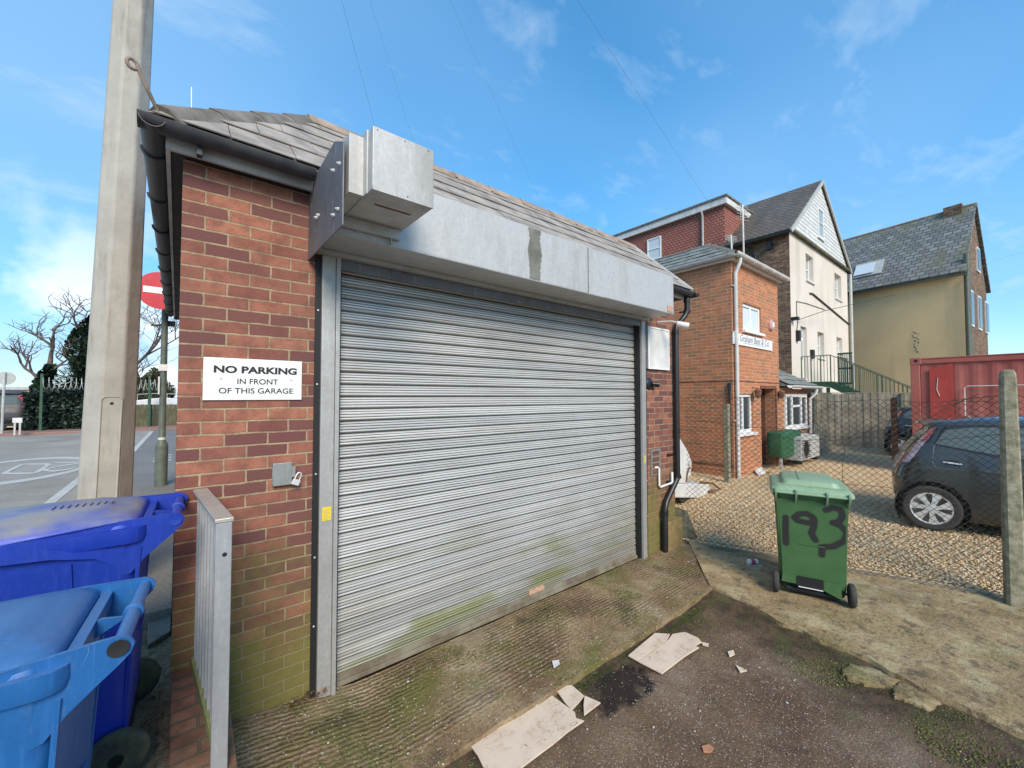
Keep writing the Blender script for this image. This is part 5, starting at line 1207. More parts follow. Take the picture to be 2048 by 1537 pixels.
# ================================================================== fire escape
FS = thing('fire_escape', 'green steel landing and staircase with railings before the cream house', 'staircase', (19, .9, g0))
lx, lw = 18.9, .95; ly = 1.31; dz_ = 2.56; fy = CY-.02; sl_ = .60; ye = ly-(dz_-.35)/sl_
mb = MB().box(lx, ly, dz_-.06, lx+2.6, fy, dz_); mb.box(lx-.03, ly, dz_-.20, lx-.001, fy, dz_+.01); mb.box(lx-.03, ly-.03, dz_-.20, lx+2.6, ly-.001, dz_+.01); mb.build('landing', M['green_d'], FS)
mb = MB()
for xx in (lx-.015, lx+lw): mb.bar((xx, ly, dz_-.10), (xx, ye, .25), .04, .22)
st_ = mb.build('stringer', M['green_d'], FS)
mb = MB()
for i in range(12): t = (i+.5)/12; y = ly+(ye-ly)*t; z = dz_-.05-(dz_-.35)*t; mb.box(lx+.01, y-.13, z-.03, lx+lw-.03, y+.13, z)
mb.build('tread', M['green_d'], st_)
for xx, yy in ((lx+.05, ly+.1), (lx+2.4, ly+.1)): mb = MB().box(xx-.05, yy-.05, g0, xx+.05, yy+.05, dz_-.21); mb.build('support_post', M['green_d'], FS)
mb = MB(); rt = 1.0; n = 9
for i in range(n+1): y = fy+(ly-fy)*i/n; w_ = .016 if i % 3 else .035; mb.box(lx-w_/2, y-w_/2, dz_+.011, lx+w_/2, y+w_/2, dz_+rt)
mb.bar((lx, fy, dz_+rt), (lx, ly, dz_+rt), .03, .03)
n = 34
for i in range(1, n): t = i/n; y = ly+(ye-ly)*t; z = dz_-(dz_-.35)*t; w_ = .014 if i % 6 else .04; mb.box(lx-w_/2, y-w_/2, z-.05, lx+w_/2, y+w_/2, z+rt); mb.box(lx+lw-w_/2, y-w_/2, z-.05, lx+lw+w_/2, y+w_/2, z+rt)
for xx in (lx, lx+lw): mb.bar((xx, ly, dz_+rt), (xx, ye, .35+rt), .028, .028)
for i in range(12): x = lx+lw+.15+i*.13; mb.box(x, ly, dz_+.011, x+.016, ly+.016, dz_+rt)
mb.bar((lx+lw, ly, dz_+rt), (lx+2.6, ly, dz_+rt), .03, .03); mb.build('railing', M['green_r'], FS)
mb = MB()
for i in range(7): mb.box(lx+.06, ly-.25-i*.06, dz_-.1, lx+.08, ly-.225-i*.06, dz_+rt+.05)
for zz in (dz_-.1, dz_+rt*.45, dz_+rt): mb.box(lx+.045, ly-.63, zz, lx+.059, ly-.21, zz+.06)
mb.build('gate', M['green_d'], FS)
mb = MB().box(lx+.4, 1.9, g0, lx+4, 2.05, 2.15); tag(mb.build('white_wall', M['cream']), 'low pale wall under the green staircase', 'wall')

# ================================================================== yellow rendered house
ya_ = R_(5.0); P0 = Vector((28.9, -1.63, 0)); ea = Vector((math.sin(ya_*2.2), math.cos(ya_*2.2), 0)); eb = Vector((math.cos(ya_), -math.sin(ya_), 0))
Y_ = thing('yellow_house', 'yellow rendered house with mossy slate roof and brick gable end', 'house', (32, 3, g0))
L_, Wd2, eZ, rZ = 9.0, 6.4, 7.9, 12.0
c0 = P0; c1 = P0+ea*L_; c2 = c1+eb*Wd2; c3 = P0+eb*Wd2
def z_(p, z): return Vector((p.x, p.y, z))
mb = MB(); mb.prism([z_(c0, g0), z_(c1, g0), z_(c1, eZ), z_(c0, eZ)], eb*.3); mb.build('side_wall', M['yellow'], Y_)
mb = MB(); m0 = (c0+c3)/2; mb.prism([z_(c0+eb*.301+ea*.02, g0), z_(c3+ea*.02, g0), z_(c3+ea*.02, eZ), z_(m0+ea*.02, rZ-.1), z_(c0+eb*.301+ea*.02, eZ+.1)], ea*.3)
m1 = (c1+c2)/2; mb.prism([z_(c1+eb*.301-ea*.3, g0), z_(c2-ea*.3, g0), z_(c2-ea*.3, eZ), z_(m1-ea*.3, rZ-.1), z_(c1+eb*.301-ea*.3, eZ+.1)], ea*.28); gf = mb.build('gable_wall', M['brick_c'], Y_)
mb = MB(); ov2 = .25
for sgn, e0, e1_ in ((-1, c0, c1), (1, c3, c2)):
    a = z_(e0+eb*sgn*ov2-ea*.12, eZ-.05); b = z_(e1_+eb*sgn*ov2, eZ-.05); c = z_(m1, rZ); d = z_(m0-ea*.12, rZ); n_ = (b-a).cross(d-a).normalized(); n_ = n_ if n_.z > 0 else -n_
    mb.prism([a+n_*.02, b+n_*.02, c+n_*.02, d+n_*.02], n_*.1)
rfe = mb.build('roof', M['roof_e'], Y_)
mb = MB(); ridgetile(mb, z_(m1, rZ+.1), z_(m0-ea*.1, rZ+.1), .16, .3); mb.build('ridge_capping', M['ridge_w'], rfe)
def onroof(s, t, off=.14): # s along ea, t 0 eaves..1 ridge on camera side
    a = z_(c0-eb*ov2+ea*s, eZ-.05); d = z_(m0+ea*s, rZ); n_ = (ea).cross(d-a).normalized(); n_ = n_ if n_.z > 0 else -n_; return a.lerp(d, t)+n_*off
mb = MB()
q = [onroof(*p) for p in ((3.15, .20), (4.45, .20), (4.45, .42), (3.15, .42))]; mb.prism(q, Vector((-.03, 0, .05))); sk_ = mb.build('skylight', M['acgrey'], rfe)
q = [onroof(*p, .24) for p in ((3.5, .22), (4.4, .22), (4.4, .38), (3.5, .38))]; mb = MB().prism(q, Vector((-.02, 0, .03))); mb.build('pane', M['glass_w'], sk_)
mb = MB(); q = m0+ea*.35-eb*.5; 
mb.prism([z_(q, rZ-1.3), z_(q+ea*.7, rZ-1.3), z_(q+ea*.7+eb*1.0, rZ-1.3), z_(q+eb*1.0, rZ-1.3)], (0, 0, 1.45)); ch = mb.build('chimney', M['brick_c'], rfe)
mb = MB(); mb.prism([z_(q-ea*.02-eb*.35, rZ-1.05), z_(q+ea*.75-eb*.35, rZ-1.05), z_(q+ea*.75, rZ-.5), z_(q-ea*.02, rZ-.5)], eb*.02); mb.build('flashing', M['dirtywhite'], ch)
mb = MB(); mb.lathe([(.001, 0), (.15, 0), (.13, .16), (.001, .16)], z_(q+ea*.35+eb*.65, rZ+.15), (0, 0, 1), 10); mb.build('chimney_pot', M['ridge_w'], ch)
mb = MB(); gutter(mb, z_(c1-eb*(ov2+.08), eZ-.08), z_(c0-eb*(ov2+.08)-ea*.1, eZ-.08), .09); mb.tube([z_(c0-eb*.12-ea*.12, eZ-.2), z_(c0-eb*.1-ea*.12, g0)], .06, 10); mb.build('gutter', M['greencol'], Y_, smooth=40)
mb = MB().tube([z_(c0+eb*.1-ea*.1, eZ+.9), z_(c0+eb*.1-ea*.1, g0)], .11, 10); mb.build('green_downpipe', M['greencol'], Y_, smooth=40)
for (s, z0_, z1_) in ((1.2, 5.5, 7.3), (3.4, 5.5, 7.3), (1.2, 2.0, 4.0), (3.4, 2.0, 4.0), (5.6, 5.5, 7.3), (3.5, 8.6, 9.9)):
    a = z_(c0+eb*s-ea*.04, z0_); mb = MB().prism([a, a+eb*.9, z_(a+eb*.9, z1_), z_(a, z1_)], ea*.055); wv = mb.build('window', M['whitepvc'], Y_)
    a = z_(c0+eb*(s+.08)-ea*.05, z0_+.1); mb = MB().prism([a-ea*.012, a-ea*.012+eb*.74, z_(a-ea*.012+eb*.74, z1_-.1), z_(a-ea*.012, z1_-.1)], ea*.008); mb.build('pane', M['glass'], wv)
mb = MB(); s = atx(1873, 678, 29.3); 
for i in range(26): mb.lathe([(.001, 0), (rr.uniform(.02, .055), .0), (.001, .006)], z_(c0+ea*(1.75+rr.gauss(0, .07)), 4.2+i*.045)-eb*.001, -eb, 7)
mb.build('damp_patch', M['stain'], Y_)

# timber fence, picket panel, container
TF = thing('timber_fence', 'tall weathered close boarded timber fence behind the gravel yard', 'fence', (18.5, -.5, g0))
fa_ = Vector((17.9, 1.66, 0)); fb_ = Vector((18.6, -5.0, 0)); D = fb_-fa_; n = 70; mb = MB(); d = D.normalized(); nn = Vector((d.y, -d.x, 0)); r = random.Random(5)
for i in range(n):
    p = fa_+D*(i/n); q = fa_+D*((i+.97)/n); off = nn*(.012*(i % 2)+r.uniform(-.004, .004)); h = 2.10+r.uniform(-.012, .012)
    mb.prism([z_(p+off, g0), z_(q+off, g0), z_(q+off, h), z_(p+off, h)], nn*.018)
mb.build('boarding', M['wood_g'], TF, normals=True)
for t in (.02, .36, .70, .98):
    p = fa_+D*t+nn*.06; mb = MB().box(p.x-.05, p.y-.05, g0, p.x+.05, p.y+.05, 2.12); mb.build('post', M['conpost'], TF)
mb = MB(); mb.bar(z_(fa_, 2.13), z_(fb_, 2.13), .06, .03); mb.build('capping', M['wood_g'], TF)
PK = thing('picket_panel', 'low grey picket fence panel beside the white downpipe', 'fence', (15, .7, g0)); mb = MB()
for i in range(11): x = 14.42+i*.17; mb.box(x, .72, g0, x+.11, .74, 1.18)
mb.box(14.4, .741, .5, 16.3, .77, .58); mb.box(14.4, .741, .95, 16.3, .77, 1.03); mb.build('paling', M['wood_g'], PK)
K = thing('shipping_container', 'faded red steel shipping container behind the dark hatchback', 'container', (14.2, -4.5, .28))
k0 = Vector((12.88, -1.52, 0)); kd = Vector((-.06, -1, 0)).normalized(); kn = Vector((kd.y, -kd.x, 0)); kn = kn if kn.x > 0 else -kn; KL, KW, KH = 6.06, 2.44, 2.59; z0_ = .28; zt_ = z0_+KH
mb = MB(); ks = k0+kn*.03; n = 44; amp = .012; a_ = []
for i in range(n*2+1):
    s = .16+(KL-.32)*i/(n*2); a_.append(ks+kd*s+kn*(amp if (i//2) % 2 else 0))
mb.loft([[z_(p, z0_+.12) for p in a_], [z_(p, zt_-.12) for p in a_]], cap=False, closed=False)
mb.prism([z_(k0+kn*.1, z0_+.1), z_(k0+kd*KL+kn*.1, z0_+.1), z_(k0+kd*KL+kn*(KW-.02), z0_+.1), z_(k0+kn*(KW-.02), z0_+.1)], (0, 0, KH-.13)); mb.build('side_panel', M['cont'], K, normals=False)
mb = MB(); mb.prism([z_(k0, zt_-.13), z_(k0+kd*KL, zt_-.13), z_(k0+kd*KL+kn*.06, zt_-.13), z_(k0+kn*.06, zt_-.13)], (0, 0, .13)); mb.prism([z_(k0, z0_), z_(k0+kd*KL, z0_), z_(k0+kd*KL+kn*.06, z0_), z_(k0+kn*.06, z0_)], (0, 0, .14))
mb.prism([z_(k0-kn*.003-kd*.003, z0_), z_(k0+kd*.15-kn*.003, z0_), z_(k0+kd*.15+kn*.12, z0_), z_(k0-kd*.003+kn*.12, z0_)], (0, 0, KH-.12)); mb.prism([z_(k0, zt_-.05), z_(k0+kd*KL, zt_-.05), z_(k0+kd*KL+kn*KW, zt_-.05), z_(k0+kn*KW, zt_-.05)], (0, 0, .045)); mb.build('frame', M['cont'], K, bevel=.01)
mb = MB(); mb.prism([z_(k0-kn*.01-kd*.01, zt_-.14), z_(k0+kd*.17-kn*.01, zt_-.14), z_(k0+kd*.17+kn*.17, zt_-.14), z_(k0-kd*.01+kn*.17, zt_-.14)], (0, 0, .15)); cst = mb.build('corner_casting', M['cont'], K, bevel=.01)
mb = MB().lathe([(.001, 0), (.035, 0), (.001, .003)], z_(k0+kd*.09-kn*.0105, zt_-.06), -kn, 12); mb.build('lashing_hole', M['blk'], cst)
mb = MB(); q = k0+kd*.30-kn*.004; mb.prism([z_(q, z0_+.2), z_(q+kd*.36, z0_+.2), z_(q+kd*.36, zt_-.14), z_(q, zt_-.25)], kn*.02); fp = mb.build('repainted_panel', M['cont_b'], K)
mb = MB(); q = k0+kd*.43-kn*.01; mb.tube([z_(q, zt_-.45), z_(q+kd*-.02, zt_-.7), z_(q+kd*.02, zt_-.85)], .006, 5); mb.build('scratch', M['dirtywhite'], fp)
mb = MB(); q = k0-kn*.02; mb.tube([z_(q+kd*.82, z0_+1.1), z_(q+kd*.82, zt_-.68), z_(q+kd*.86, zt_-.64), z_(q+kd*1.9, zt_-.63)], .010, 6); mb.build('conduit', M['dirtywhite'], K)

# ================================================================== cars
def carfn(name, label, loc, rz, paint, cat='car', sc=(1, 1, 1), glassm='carglass'):
    """local: +x = forward, left side is -y ... origin below rear wheel, x=0 at rear axle"""
    root = thing(name, label, cat, loc, rz, None, world=False); root.scale = sc
    def interp(tab, z):
        for (a, b) in zip(tab[:-1], tab[1:]):
            if z <= b[0]:
                t = (z-a[0])/(b[0]-a[0]) if b[0] > a[0] else 0; t = max(0, min(1, t)); return a[1]+(b[1]-a[1])*t
        return tab[-1][1]
    SR = [(.16, -0.260), (.33, -0.330), (.5, -0.370), (.66, -0.370), (.80, -0.330), (.86, -0.290), (.95, -0.250), (1.15, -0.110), (1.30, 0.010), (1.36, 0.029), (1.40, 0.135), (1.43, 0.245), (1.46, 0.394), (1.48, 0.627), (1.49, 0.854)]
    SF = [(.16, 2.85), (.3, 2.98), (.55, 3.02), (.70, 2.95), (.82, 2.72), (.92, 2.42), (1.0, 2.22), (1.2, 1.88), (1.36, 1.60), (1.42, 1.42), (1.46, 1.25), (1.48, 1.1), (1.49, 1.0)]
    WD = [(.16, .70), (.22, .76), (.35, .80), (.60, .815), (.84, .805), (.92, .785), (1.0, .755), (1.2, .67), (1.34, .605), (1.40, .565), (1.43, .52), (1.46, .42), (1.48, .30), (1.49, .15)]
    N_ = 7.5
    def ring(z):
        a, b, w = interp(SR, z), interp(SF, z), interp(WD, z); c = (a+b)/2; L = (b-a)/2; pts = []
        for i in range(220):
            t = 2*math.pi*i/220; ct, st = math.cos(t), math.sin(t)
            x = c+L*math.copysign(abs(ct)**(2/N_), ct); y = w*math.copysign(abs(st)**(2/N_), st); pts.append([x, y, z])
        return pts
    def lat(x, z, off=.004):
        a, b, w = interp(SR, z), interp(SF, z), interp(WD, z); c = (a+b)/2; L = (b-a)/2; k = min(.9999, abs((x-c)/L)); return w*(1-k**N_)**(1/N_)+off
    def rearx(y, z, off=.006):
        a, b, w = interp(SR, z), interp(SF, z), interp(WD, z); c = (a+b)/2; L = (b-a)/2
        return c-L*(max(0, 1-min(.999, abs(y)/w)**N_))**(1/N_)-off
    zs = [.16+(1.0-.16)*i/34 for i in range(35)]+[1.0+.34*i/12 for i in range(1, 13)]+[1.37, 1.40, 1.42, 1.44, 1.46, 1.475, 1.485, 1.49]
    rings = [ring(z) for z in zs]; n = 220; V_ = [p for r_ in rings for p in r_]; AR = .345
    for p in V_:
        for wx in (0, 2.34):
            d_ = math.hypot(p[0]-wx, p[2]-.29)
            if AR-.02 < d_ < AR+.018 and abs(p[1]) > .45: p[0] = wx+(p[0]-wx)*AR/d_; p[2] = .29+(p[2]-.29)*AR/d_
    fs = []
    for i in range(len(rings)-1):
        for j in range(n):
            f = (i*n+j, i*n+(j+1) % n, (i+1)*n+(j+1) % n, (i+1)*n+j); c = [sum(V_[k][m] for k in f)/4 for m in range(3)]
            if abs(c[1]) > .45 and any(math.hypot(c[0]-wx, c[2]-.29) < AR-.001 for wx in (0, 2.34)): continue
            fs.append(f)
    fs.append(tuple((len(rings)-1)*n+j for j in range(n)))
    mb = MB(); mb.add(V_, fs); body = mb.build('body', paint, root, smooth=50, world=False, normals=True, uv=False)
    mb = MB(); mb.box(-.3, -.68, .17, 2.8, .68, .60); mb.build('underbody', M['carblk'], body, world=False)
    mb = MB()
    for wx in (0, 2.34):
        for sy in (-1, 1):
            mb.loft([[Vector((wx+AR*math.cos(math.pi*i/16+.0)*1.0, sy*(.795 if k else .45), .29+AR*math.sin(math.pi*i/16))) for i in range(-3, 20)] for k in (0, 1)], cap=False, closed=False)
            mb.lathe([(.001, 0), (AR, 0), (.001, .004)], (wx, sy*.46, .29), (0, sy, 0), 24)
    mb.build('wheel_arch', M['carblk'], body, world=False)
    def patch(nm, m, bot, top, off=.004, nu=24, nv=6, par=None, sides=(-1, 1)):
        for sy in sides:
            def sample(pl, u):
                L = [math.dist(a, b) for a, b in zip(pl[:-1], pl[1:])]; s = u*sum(L)
                for (a, b), l in zip(zip(pl[:-1], pl[1:]), L):
                    if s <= l+1e-9: t = s/l if l else 0; return (a[0]+(b[0]-a[0])*t, a[1]+(b[1]-a[1])*t)
                    s -= l
                return pl[-1]
            def f(u, v):
                a = sample(bot, u); b = sample(top, u); x = a[0]+(b[0]-a[0])*v; z = a[1]+(b[1]-a[1])*v; return Vector((x, sy*lat(x, z, off), z))
            mb = MB(); mb.grid(nu, nv, f); mb.build(nm, m, par or root, smooth=60, world=False, normals=False, uv=False)
    patch('side_window', M[glassm], [(.06, 1.12), (.62, 1.02), (1.0, .975), (2.05, .96)], [(.16, 1.30), (.40, 1.345), (.9, 1.36), (1.62, 1.33)], .006)
    patch('window_trim', M['carblk'], [(-.02, 1.12), (.62, .985), (1.0, .945), (2.16, .93)], [(.10, 1.35), (.40, 1.375), (.9, 1.39), (1.60, 1.37)], .003)
    patch('window_pillar', M['carblk'], [(1.02, .97), (1.10, .97)], [(.98, 1.36), (1.06, 1.36)], .010, 2, 6)
    patch('tail_light', M['lens' if cat == 'van' else 'lensw'], [(-.27, .84), (-.19, .86)], [(.01, 1.30), (.09, 1.335)], .010, 4, 14)
    patch('tail_light_top', M['lens'], [(-.08, 1.13), (-.01, 1.15)], [(.01, 1.30), (.09, 1.335)], .013, 4, 8)
    patch('door_handle', M['hub'], [(.12, .895), (.28, .88)], [(.12, .912), (.28, .897)], .022, 6, 2)
    patch('handle_recess', M['carblk'], [(.13, .87), (.27, .86)], [(.14, .93), (.25, .93)], .006, 6, 2)
    mb = MB()
    for sy in (-1, 1):
        for pl in ([(.05, 1.10), (.02, .9), (.10, .70), (.30, .62)], [(1.08, .95), (1.10, .6), (1.05, .25)], [(-.3, .83), (.0, .86), (.6, .80), (1.1, .78)]):
            P_ = [];
            for (a, b) in zip(pl[:-1], pl[1:]):
                for k in range(6): t = k/6; x = a[0]+(b[0]-a[0])*t; z = a[1]+(b[1]-a[1])*t; P_.append(Vector((x, sy*lat(x, z, .0005), z)))
            mb.tube(P_, .0028, 5)
    mb.build('panel_seam', M['carblk'], body, world=False, uv=False)
    # roof spoiler lip, rear screen, bumper
    mb = MB().loft([[Vector((x+.10*(y/.5)**4, y, z-.02*(y/.5)**2)) for x, z in ((-.105, 1.372), (-.08, 1.40), (.14, 1.432), (.14, 1.40), (-.04, 1.35))] for y in [-.5+.1*i for i in range(11)]]); mb.build('spoiler', paint, root, smooth=30, world=False)
    mb = MB(); mb.grid(16, 8, lambda u, v: Vector((rearx((u-.5)*.98*(1-.12*v), .98+.34*v), (u-.5)*.98*(1-.12*v), .98+.34*v))); mb.build('rear_window', M[glassm], root, world=False, normals=False)
    mb = MB(); mb.grid(14, 2, lambda u, v: Vector((rearx((u-.5)*1.2, .26+.14*v), (u-.5)*1.2, .26+.14*v))); mb.build('rear_bumper_trim', M['carblk'], root, world=False)
    mb = MB(); mb.grid(8, 8, lambda u, v: Vector((interp(SF, 1.0+.34*v)+.008, (u-.5)*1.15*(1-.1*v), 1.0+.34*v))); mb.build('windscreen', M[glassm], root, world=False, normals=False)
    for sy in (-1, 1):
        mb = MB(); mb.box(1.86, sy*.80, .98, 2.0, sy*.96, 1.10); mb.build('wing_mirror', paint, root, world=False, bevel=.02)
        for wx in (0, 2.34):
            R = .29; c = (wx, sy*.72, R); ax = (0, sy, 0)
            mb = MB().lathe([(.19, -.09), (.26, -.09), (.285, -.07), (.29, -.05), (.29, .03), (.283, .055), (.262, .072), (.21, .074), (.195, .066)], c, ax, 48); wh = mb.build('wheel', M['rubber'], root, smooth=35, world=False)
            mb = MB().lathe([(.001, .056), (.198, .05), (.001, .03)], c, ax, 40); mb.build('brake_cavity', M['blk'], wh, world=False)
            mb = MB(); cc_ = Vector(c); ay_ = Vector(ax)
            mb.lathe([(.182, .056), (.200, .056), (.203, .066), (.198, .072), (.184, .066)], c, ax, 48)
            mb.lathe([(.001, .074), (.03, .074), (.05, .070), (.058, .058), (.001, .058)], c, ax, 24)
            for k in range(7):
                a0 = 2*math.pi*k/7+.25
                def pp_(r, da, h): return cc_+Vector((math.cos(a0+da)*r, 0, math.sin(a0+da)*r))+ay_*h
                top = [pp_(.045, -.5, .072), pp_(.045, .5, .072), pp_(.12, .32, .070), pp_(.19, .36, .066), pp_(.19, -.18, .066), pp_(.12, -.16, .070)]
                mb.prism(top, ay_*-.012)
            mb.build('rim', M['hub'], wh, smooth=30, world=False)
    return root
hd = math.atan2(-.99, .14)
# rear axle centre sits half a car width behind the near side
nside = Vector((.99, .14, 0))     # away from the camera
carfn('parked_car', 'dark slate blue hatchback with silver wheel trims parked on the gravel', Vector((7.59, -2.27, .28))+nside*.76, hd, M['paint'])
carfn('parked_car', 'black hatchback half hidden behind the red container', Vector((16.95, -.78, .28)), R_(-82), M['paint_k'])
carfn('parked_van', 'dark people carrier with red tail lamp at the far left across the road', Vector((-5.62, 23.55, .6)), R_(88), M['paint_v'], 'van', (.95, .95, 1.12))

# white trailer with panel behind the garage corner
TRL = thing('trailer', 'small white trailer with drawbar half hidden behind the garage pipe', 'trailer', (7.0, .6, .2))
Yt = .50
P_ = lambda x, y: aty(x, y, Yt)
mb = MB().prism([P_(1340, 968), P_(1415, 968), P_(1421, 975), P_(1418, 992), P_(1405, 997), P_(1340, 996)], (0, .7, 0)); mb.build('trailer_body', M['dirtywhite'], TRL, bevel=.02)
q = P_(1376, 1003); mb = MB().lathe([(.001, -.07), (.13, -.07), (.16, -.05), (.16, .05), (.13, .07), (.001, .07)], (q.x, Yt+.12, gravz(q.x, 0)+.15), (0, 1, 0), 24); mb.build('wheel', M['rubber'], TRL, smooth=40)
mb = MB().prism([P_(1338, 855), P_(1352, 864), P_(1376, 903), P_(1384, 925), P_(1382, 950), P_(1370, 967), P_(1338, 967)], (0, .03, 0)); tp = mb.build('front_panel', M['dirtywhite'], TRL, bevel=.01)
mb = MB()
for (x, y) in ((1356, 936), (1378, 930), (1362, 955)): mb.lathe([(.001, 0), (.025, 0), (.001, .006)], P_(x, y), (0, -1, 0), 7)
mb.build('mud_spot', M['rust'], tp)
mb = MB().tube([P_(1415, 985), P_(1432, 984), P_(1447, 992)], .035, 8); mb.tube([P_(1400, 965), P_(1425, 967), P_(1445, 982)], .018, 8); mb.tube([P_(1372, 965), P_(1374, 945), P_(1379, 935)], .02, 8); mb.build('drawbar', M['rust'], TRL)
mb = MB().lathe([(.001, -.02), (.05, -.02), (.05, .02), (.001, .02)], P_(1449, 989), (0, 1, 0), 12); mb.build('coupling', M['blk'], TRL)
a, b = atx(1352, 1025, 5.62), atx(1352, 1070, 5.62)
pts = [Vector((5.58, .0, .06)), Vector((5.58, .0, .50)), Vector((6.05, .12, .50)), Vector((6.2, .14, .08))]; pts = [atz(1352, 1075, .03), atz(1352, 1075, .03)+Vector((.05, .12, .42)), atz(1396, 1078, .06)+Vector((-.05, .12, .36)), atz(1396, 1078, .06)]
mb = MB().prism(pts, (.01, .03, 0)); tag(mb.build('leaning_slab', M['conpost'], bevel=.004), 'weathered slab leaning by the garage corner on the gravel', 'slab')

# ================================================================== left side of the street
S2 = thing('no_entry_sign', 'round red and white no entry sign on a grey green column', 'sign', (-.19, 6.2, .5))
cb = Vector((-.19, 6.21, 0)); mb = MB()
mb.lathe([(.085, .45), (.088, 1.15), (.085, 1.20), (.050, 1.27), (.048, 1.6), (.045, 3.6), (.001, 3.62)], cb, (0, 0, 1), 20); mb.build('column', M['greencol'], S2, smooth=30)
for zz, nm in ((1.30, 'band'),): mb = MB().lathe([(.049, zz-.02), (.052, zz-.02), (.052, zz+.02), (.049, zz+.02)], cb, (0, 0, 1), 16); mb.build('band', M['dirtywhite'], S2)
mb = MB().box(-.255, 6.13, 2.05, -.235, 6.16, 2.35); mb.box(-.26, 6.15, 2.45, -.14, 6.27, 2.56); mb.build('sticker', M['dirtywhite'], S2)
sc_ = att(322, 582, 6.72); mb = MB().lathe([(.001, 0), (.305, 0), (.305, -.01), (.001, -.01)], sc_, (.0, -1, 0), 40); pl = mb.build('sign_plate', M['red'], S2)
mb = MB().box(sc_.x-.22, sc_.y-.006, sc_.z-.05, sc_.x+.22, sc_.y-.001, sc_.z+.05); mb.build('white_bar', M['sign'], pl)
a = att(300, 651, 6.9); mb = MB().prism([a, a+Vector((.33, .05, .03)), a+Vector((.33, .05, .11)), a+Vector((.22, .03, .11)), a+Vector((.15, .03, .05))], (0, .12, 0)); mb.build('lantern', M['greencol'], S2, bevel=.01)

HG = thing('hedge_fence', 'green steel fence smothered in dark ivy hedge across the road', 'fence', (-3.4, 22.8, .6))
def leafbox(n, x0, x1, y0, y1, zf, sz, seed):
    r = np.random.default_rng(seed); out = []
    while len(out) < n:
        x, y = r.uniform(x0, x1), r.uniform(y0, y1); top = zf(x); z = r.uniform(.5, top)
        out.append((x, y, z+.12*nz(x*2, z*2)))
    return out
pts = leafbox(9000, -4.75, -2.3, 22.7, 23.4, lambda x: 2.35+.25*nz(x*1.7, 3), .1, 1)+leafbox(800, -4.9, -4.6, 22.6, 23.3, lambda x: 2.2, .1, 2)
scatter('hedge_leaves', M['hedge'], pts, np.random.default_rng(2).uniform(.05, .11, len(pts)), 'leaf', 3, parent=HG)['kind'] = 'stuff'
mb = MB().box(-4.7, 23.1, .5, -2.4, 23.3, 2.2); mb.build('hedge_core', M['hedge'], HG)
for k, x in enumerate((-4.35, -1.02)): mb = MB().box(x-.04, 22.4, .55, x+.04, 22.48, 2.95); mb.build('post', M['green_d'], HG)
mb = MB(); pth = []
for i in range(520): t = i/520; a = t*2*math.pi*26; pth.append(Vector((-4.35+4.1*t, 22.45+.25*math.cos(a), 2.55+.25*math.sin(a))))
mb.tube(pth, .011, 3); mb.build('razor_wire', M['acgrey'], HG, uv=False)
def ivytree(label, base, h, rad, lean, leaves, seed, branchlen):
    T = thing('ivy_tree', label, 'tree', base, group='ivy covered trees across the road'); r = random.Random(seed)
    base = Vector(base); mb = MB(); tips = []
    def br(p, d, L, rad_, dep):
        pts = [p]; dd = d.copy()
        for i in range(4): dd = (dd+Vector((r.uniform(-.3, .3), r.uniform(-.3, .3), r.uniform(-.12, .22)))).normalized(); pts.append(pts[-1]+dd*L/4)
        mb.tube(pts, [rad_*(1-.14*i) for i in range(5)], 5 if dep > 1 else 7, cap=False); tips.append(pts[-1])
        if dep < 5:
            for k in range(3 if dep < 4 else 2):
                q = pts[r.choice((2, 3, 4))]; a = Vector((r.uniform(-1, 1), r.uniform(-.7, .7), r.uniform(-.25, .9))).normalized(); br(q, (dd*.5+a).normalized(), L*r.uniform(.6, .82), rad_*.58, dep+1)
    top = base+Vector((lean, 0, h)); mb.tube([base, base.lerp(top, .5)+Vector((.1, 0, 0)), top], [.22, .18, .13], 8)
    br(top, Vector((lean*.5, 0, 1)).normalized(), branchlen, .10, 1); br(base.lerp(top, .75), Vector((-.9, .1, .7)).normalized(), branchlen, .08, 1); br(base.lerp(top, .9), Vector((.8, .1, .7)).normalized(), branchlen*.8, .07, 1)
    mb.build('trunk', M['twig'], T, uv=False, normals=False, smooth=60)
    rg2 = np.random.default_rng(seed); n = leaves; t = rg2.uniform(0, 1, n)**1.1; a = rg2.uniform(0, 2*np.pi, n); rr_ = rad*(1-.72*t)*np.sqrt(rg2.uniform(.15, 1, n))*(1+.35*np.sin(a*3+t*14))
    X_ = base.x+lean*t+rr_*np.cos(a); Y__ = base.y+rr_*np.sin(a); Z_ = base.z+h*1.02*t
    scatter('ivy_crown', M['ivy'], np.stack([X_, Y__, Z_], 1), rg2.uniform(.05, .13, n), 'leaf', seed, parent=T)
    return T
ivytree('ivy clad tree with bare spreading branches, left of the dense ivy cone', (-5.05, 24.6, .5), 2.9, .55, .55, 2600, 21, 1.15)
ivytree('dense dark ivy cone of a tree with bare crown, just left of the tall pole', (-3.35, 25.2, .5), 5.6, 1.75, .5, 15000, 35, 1.25)
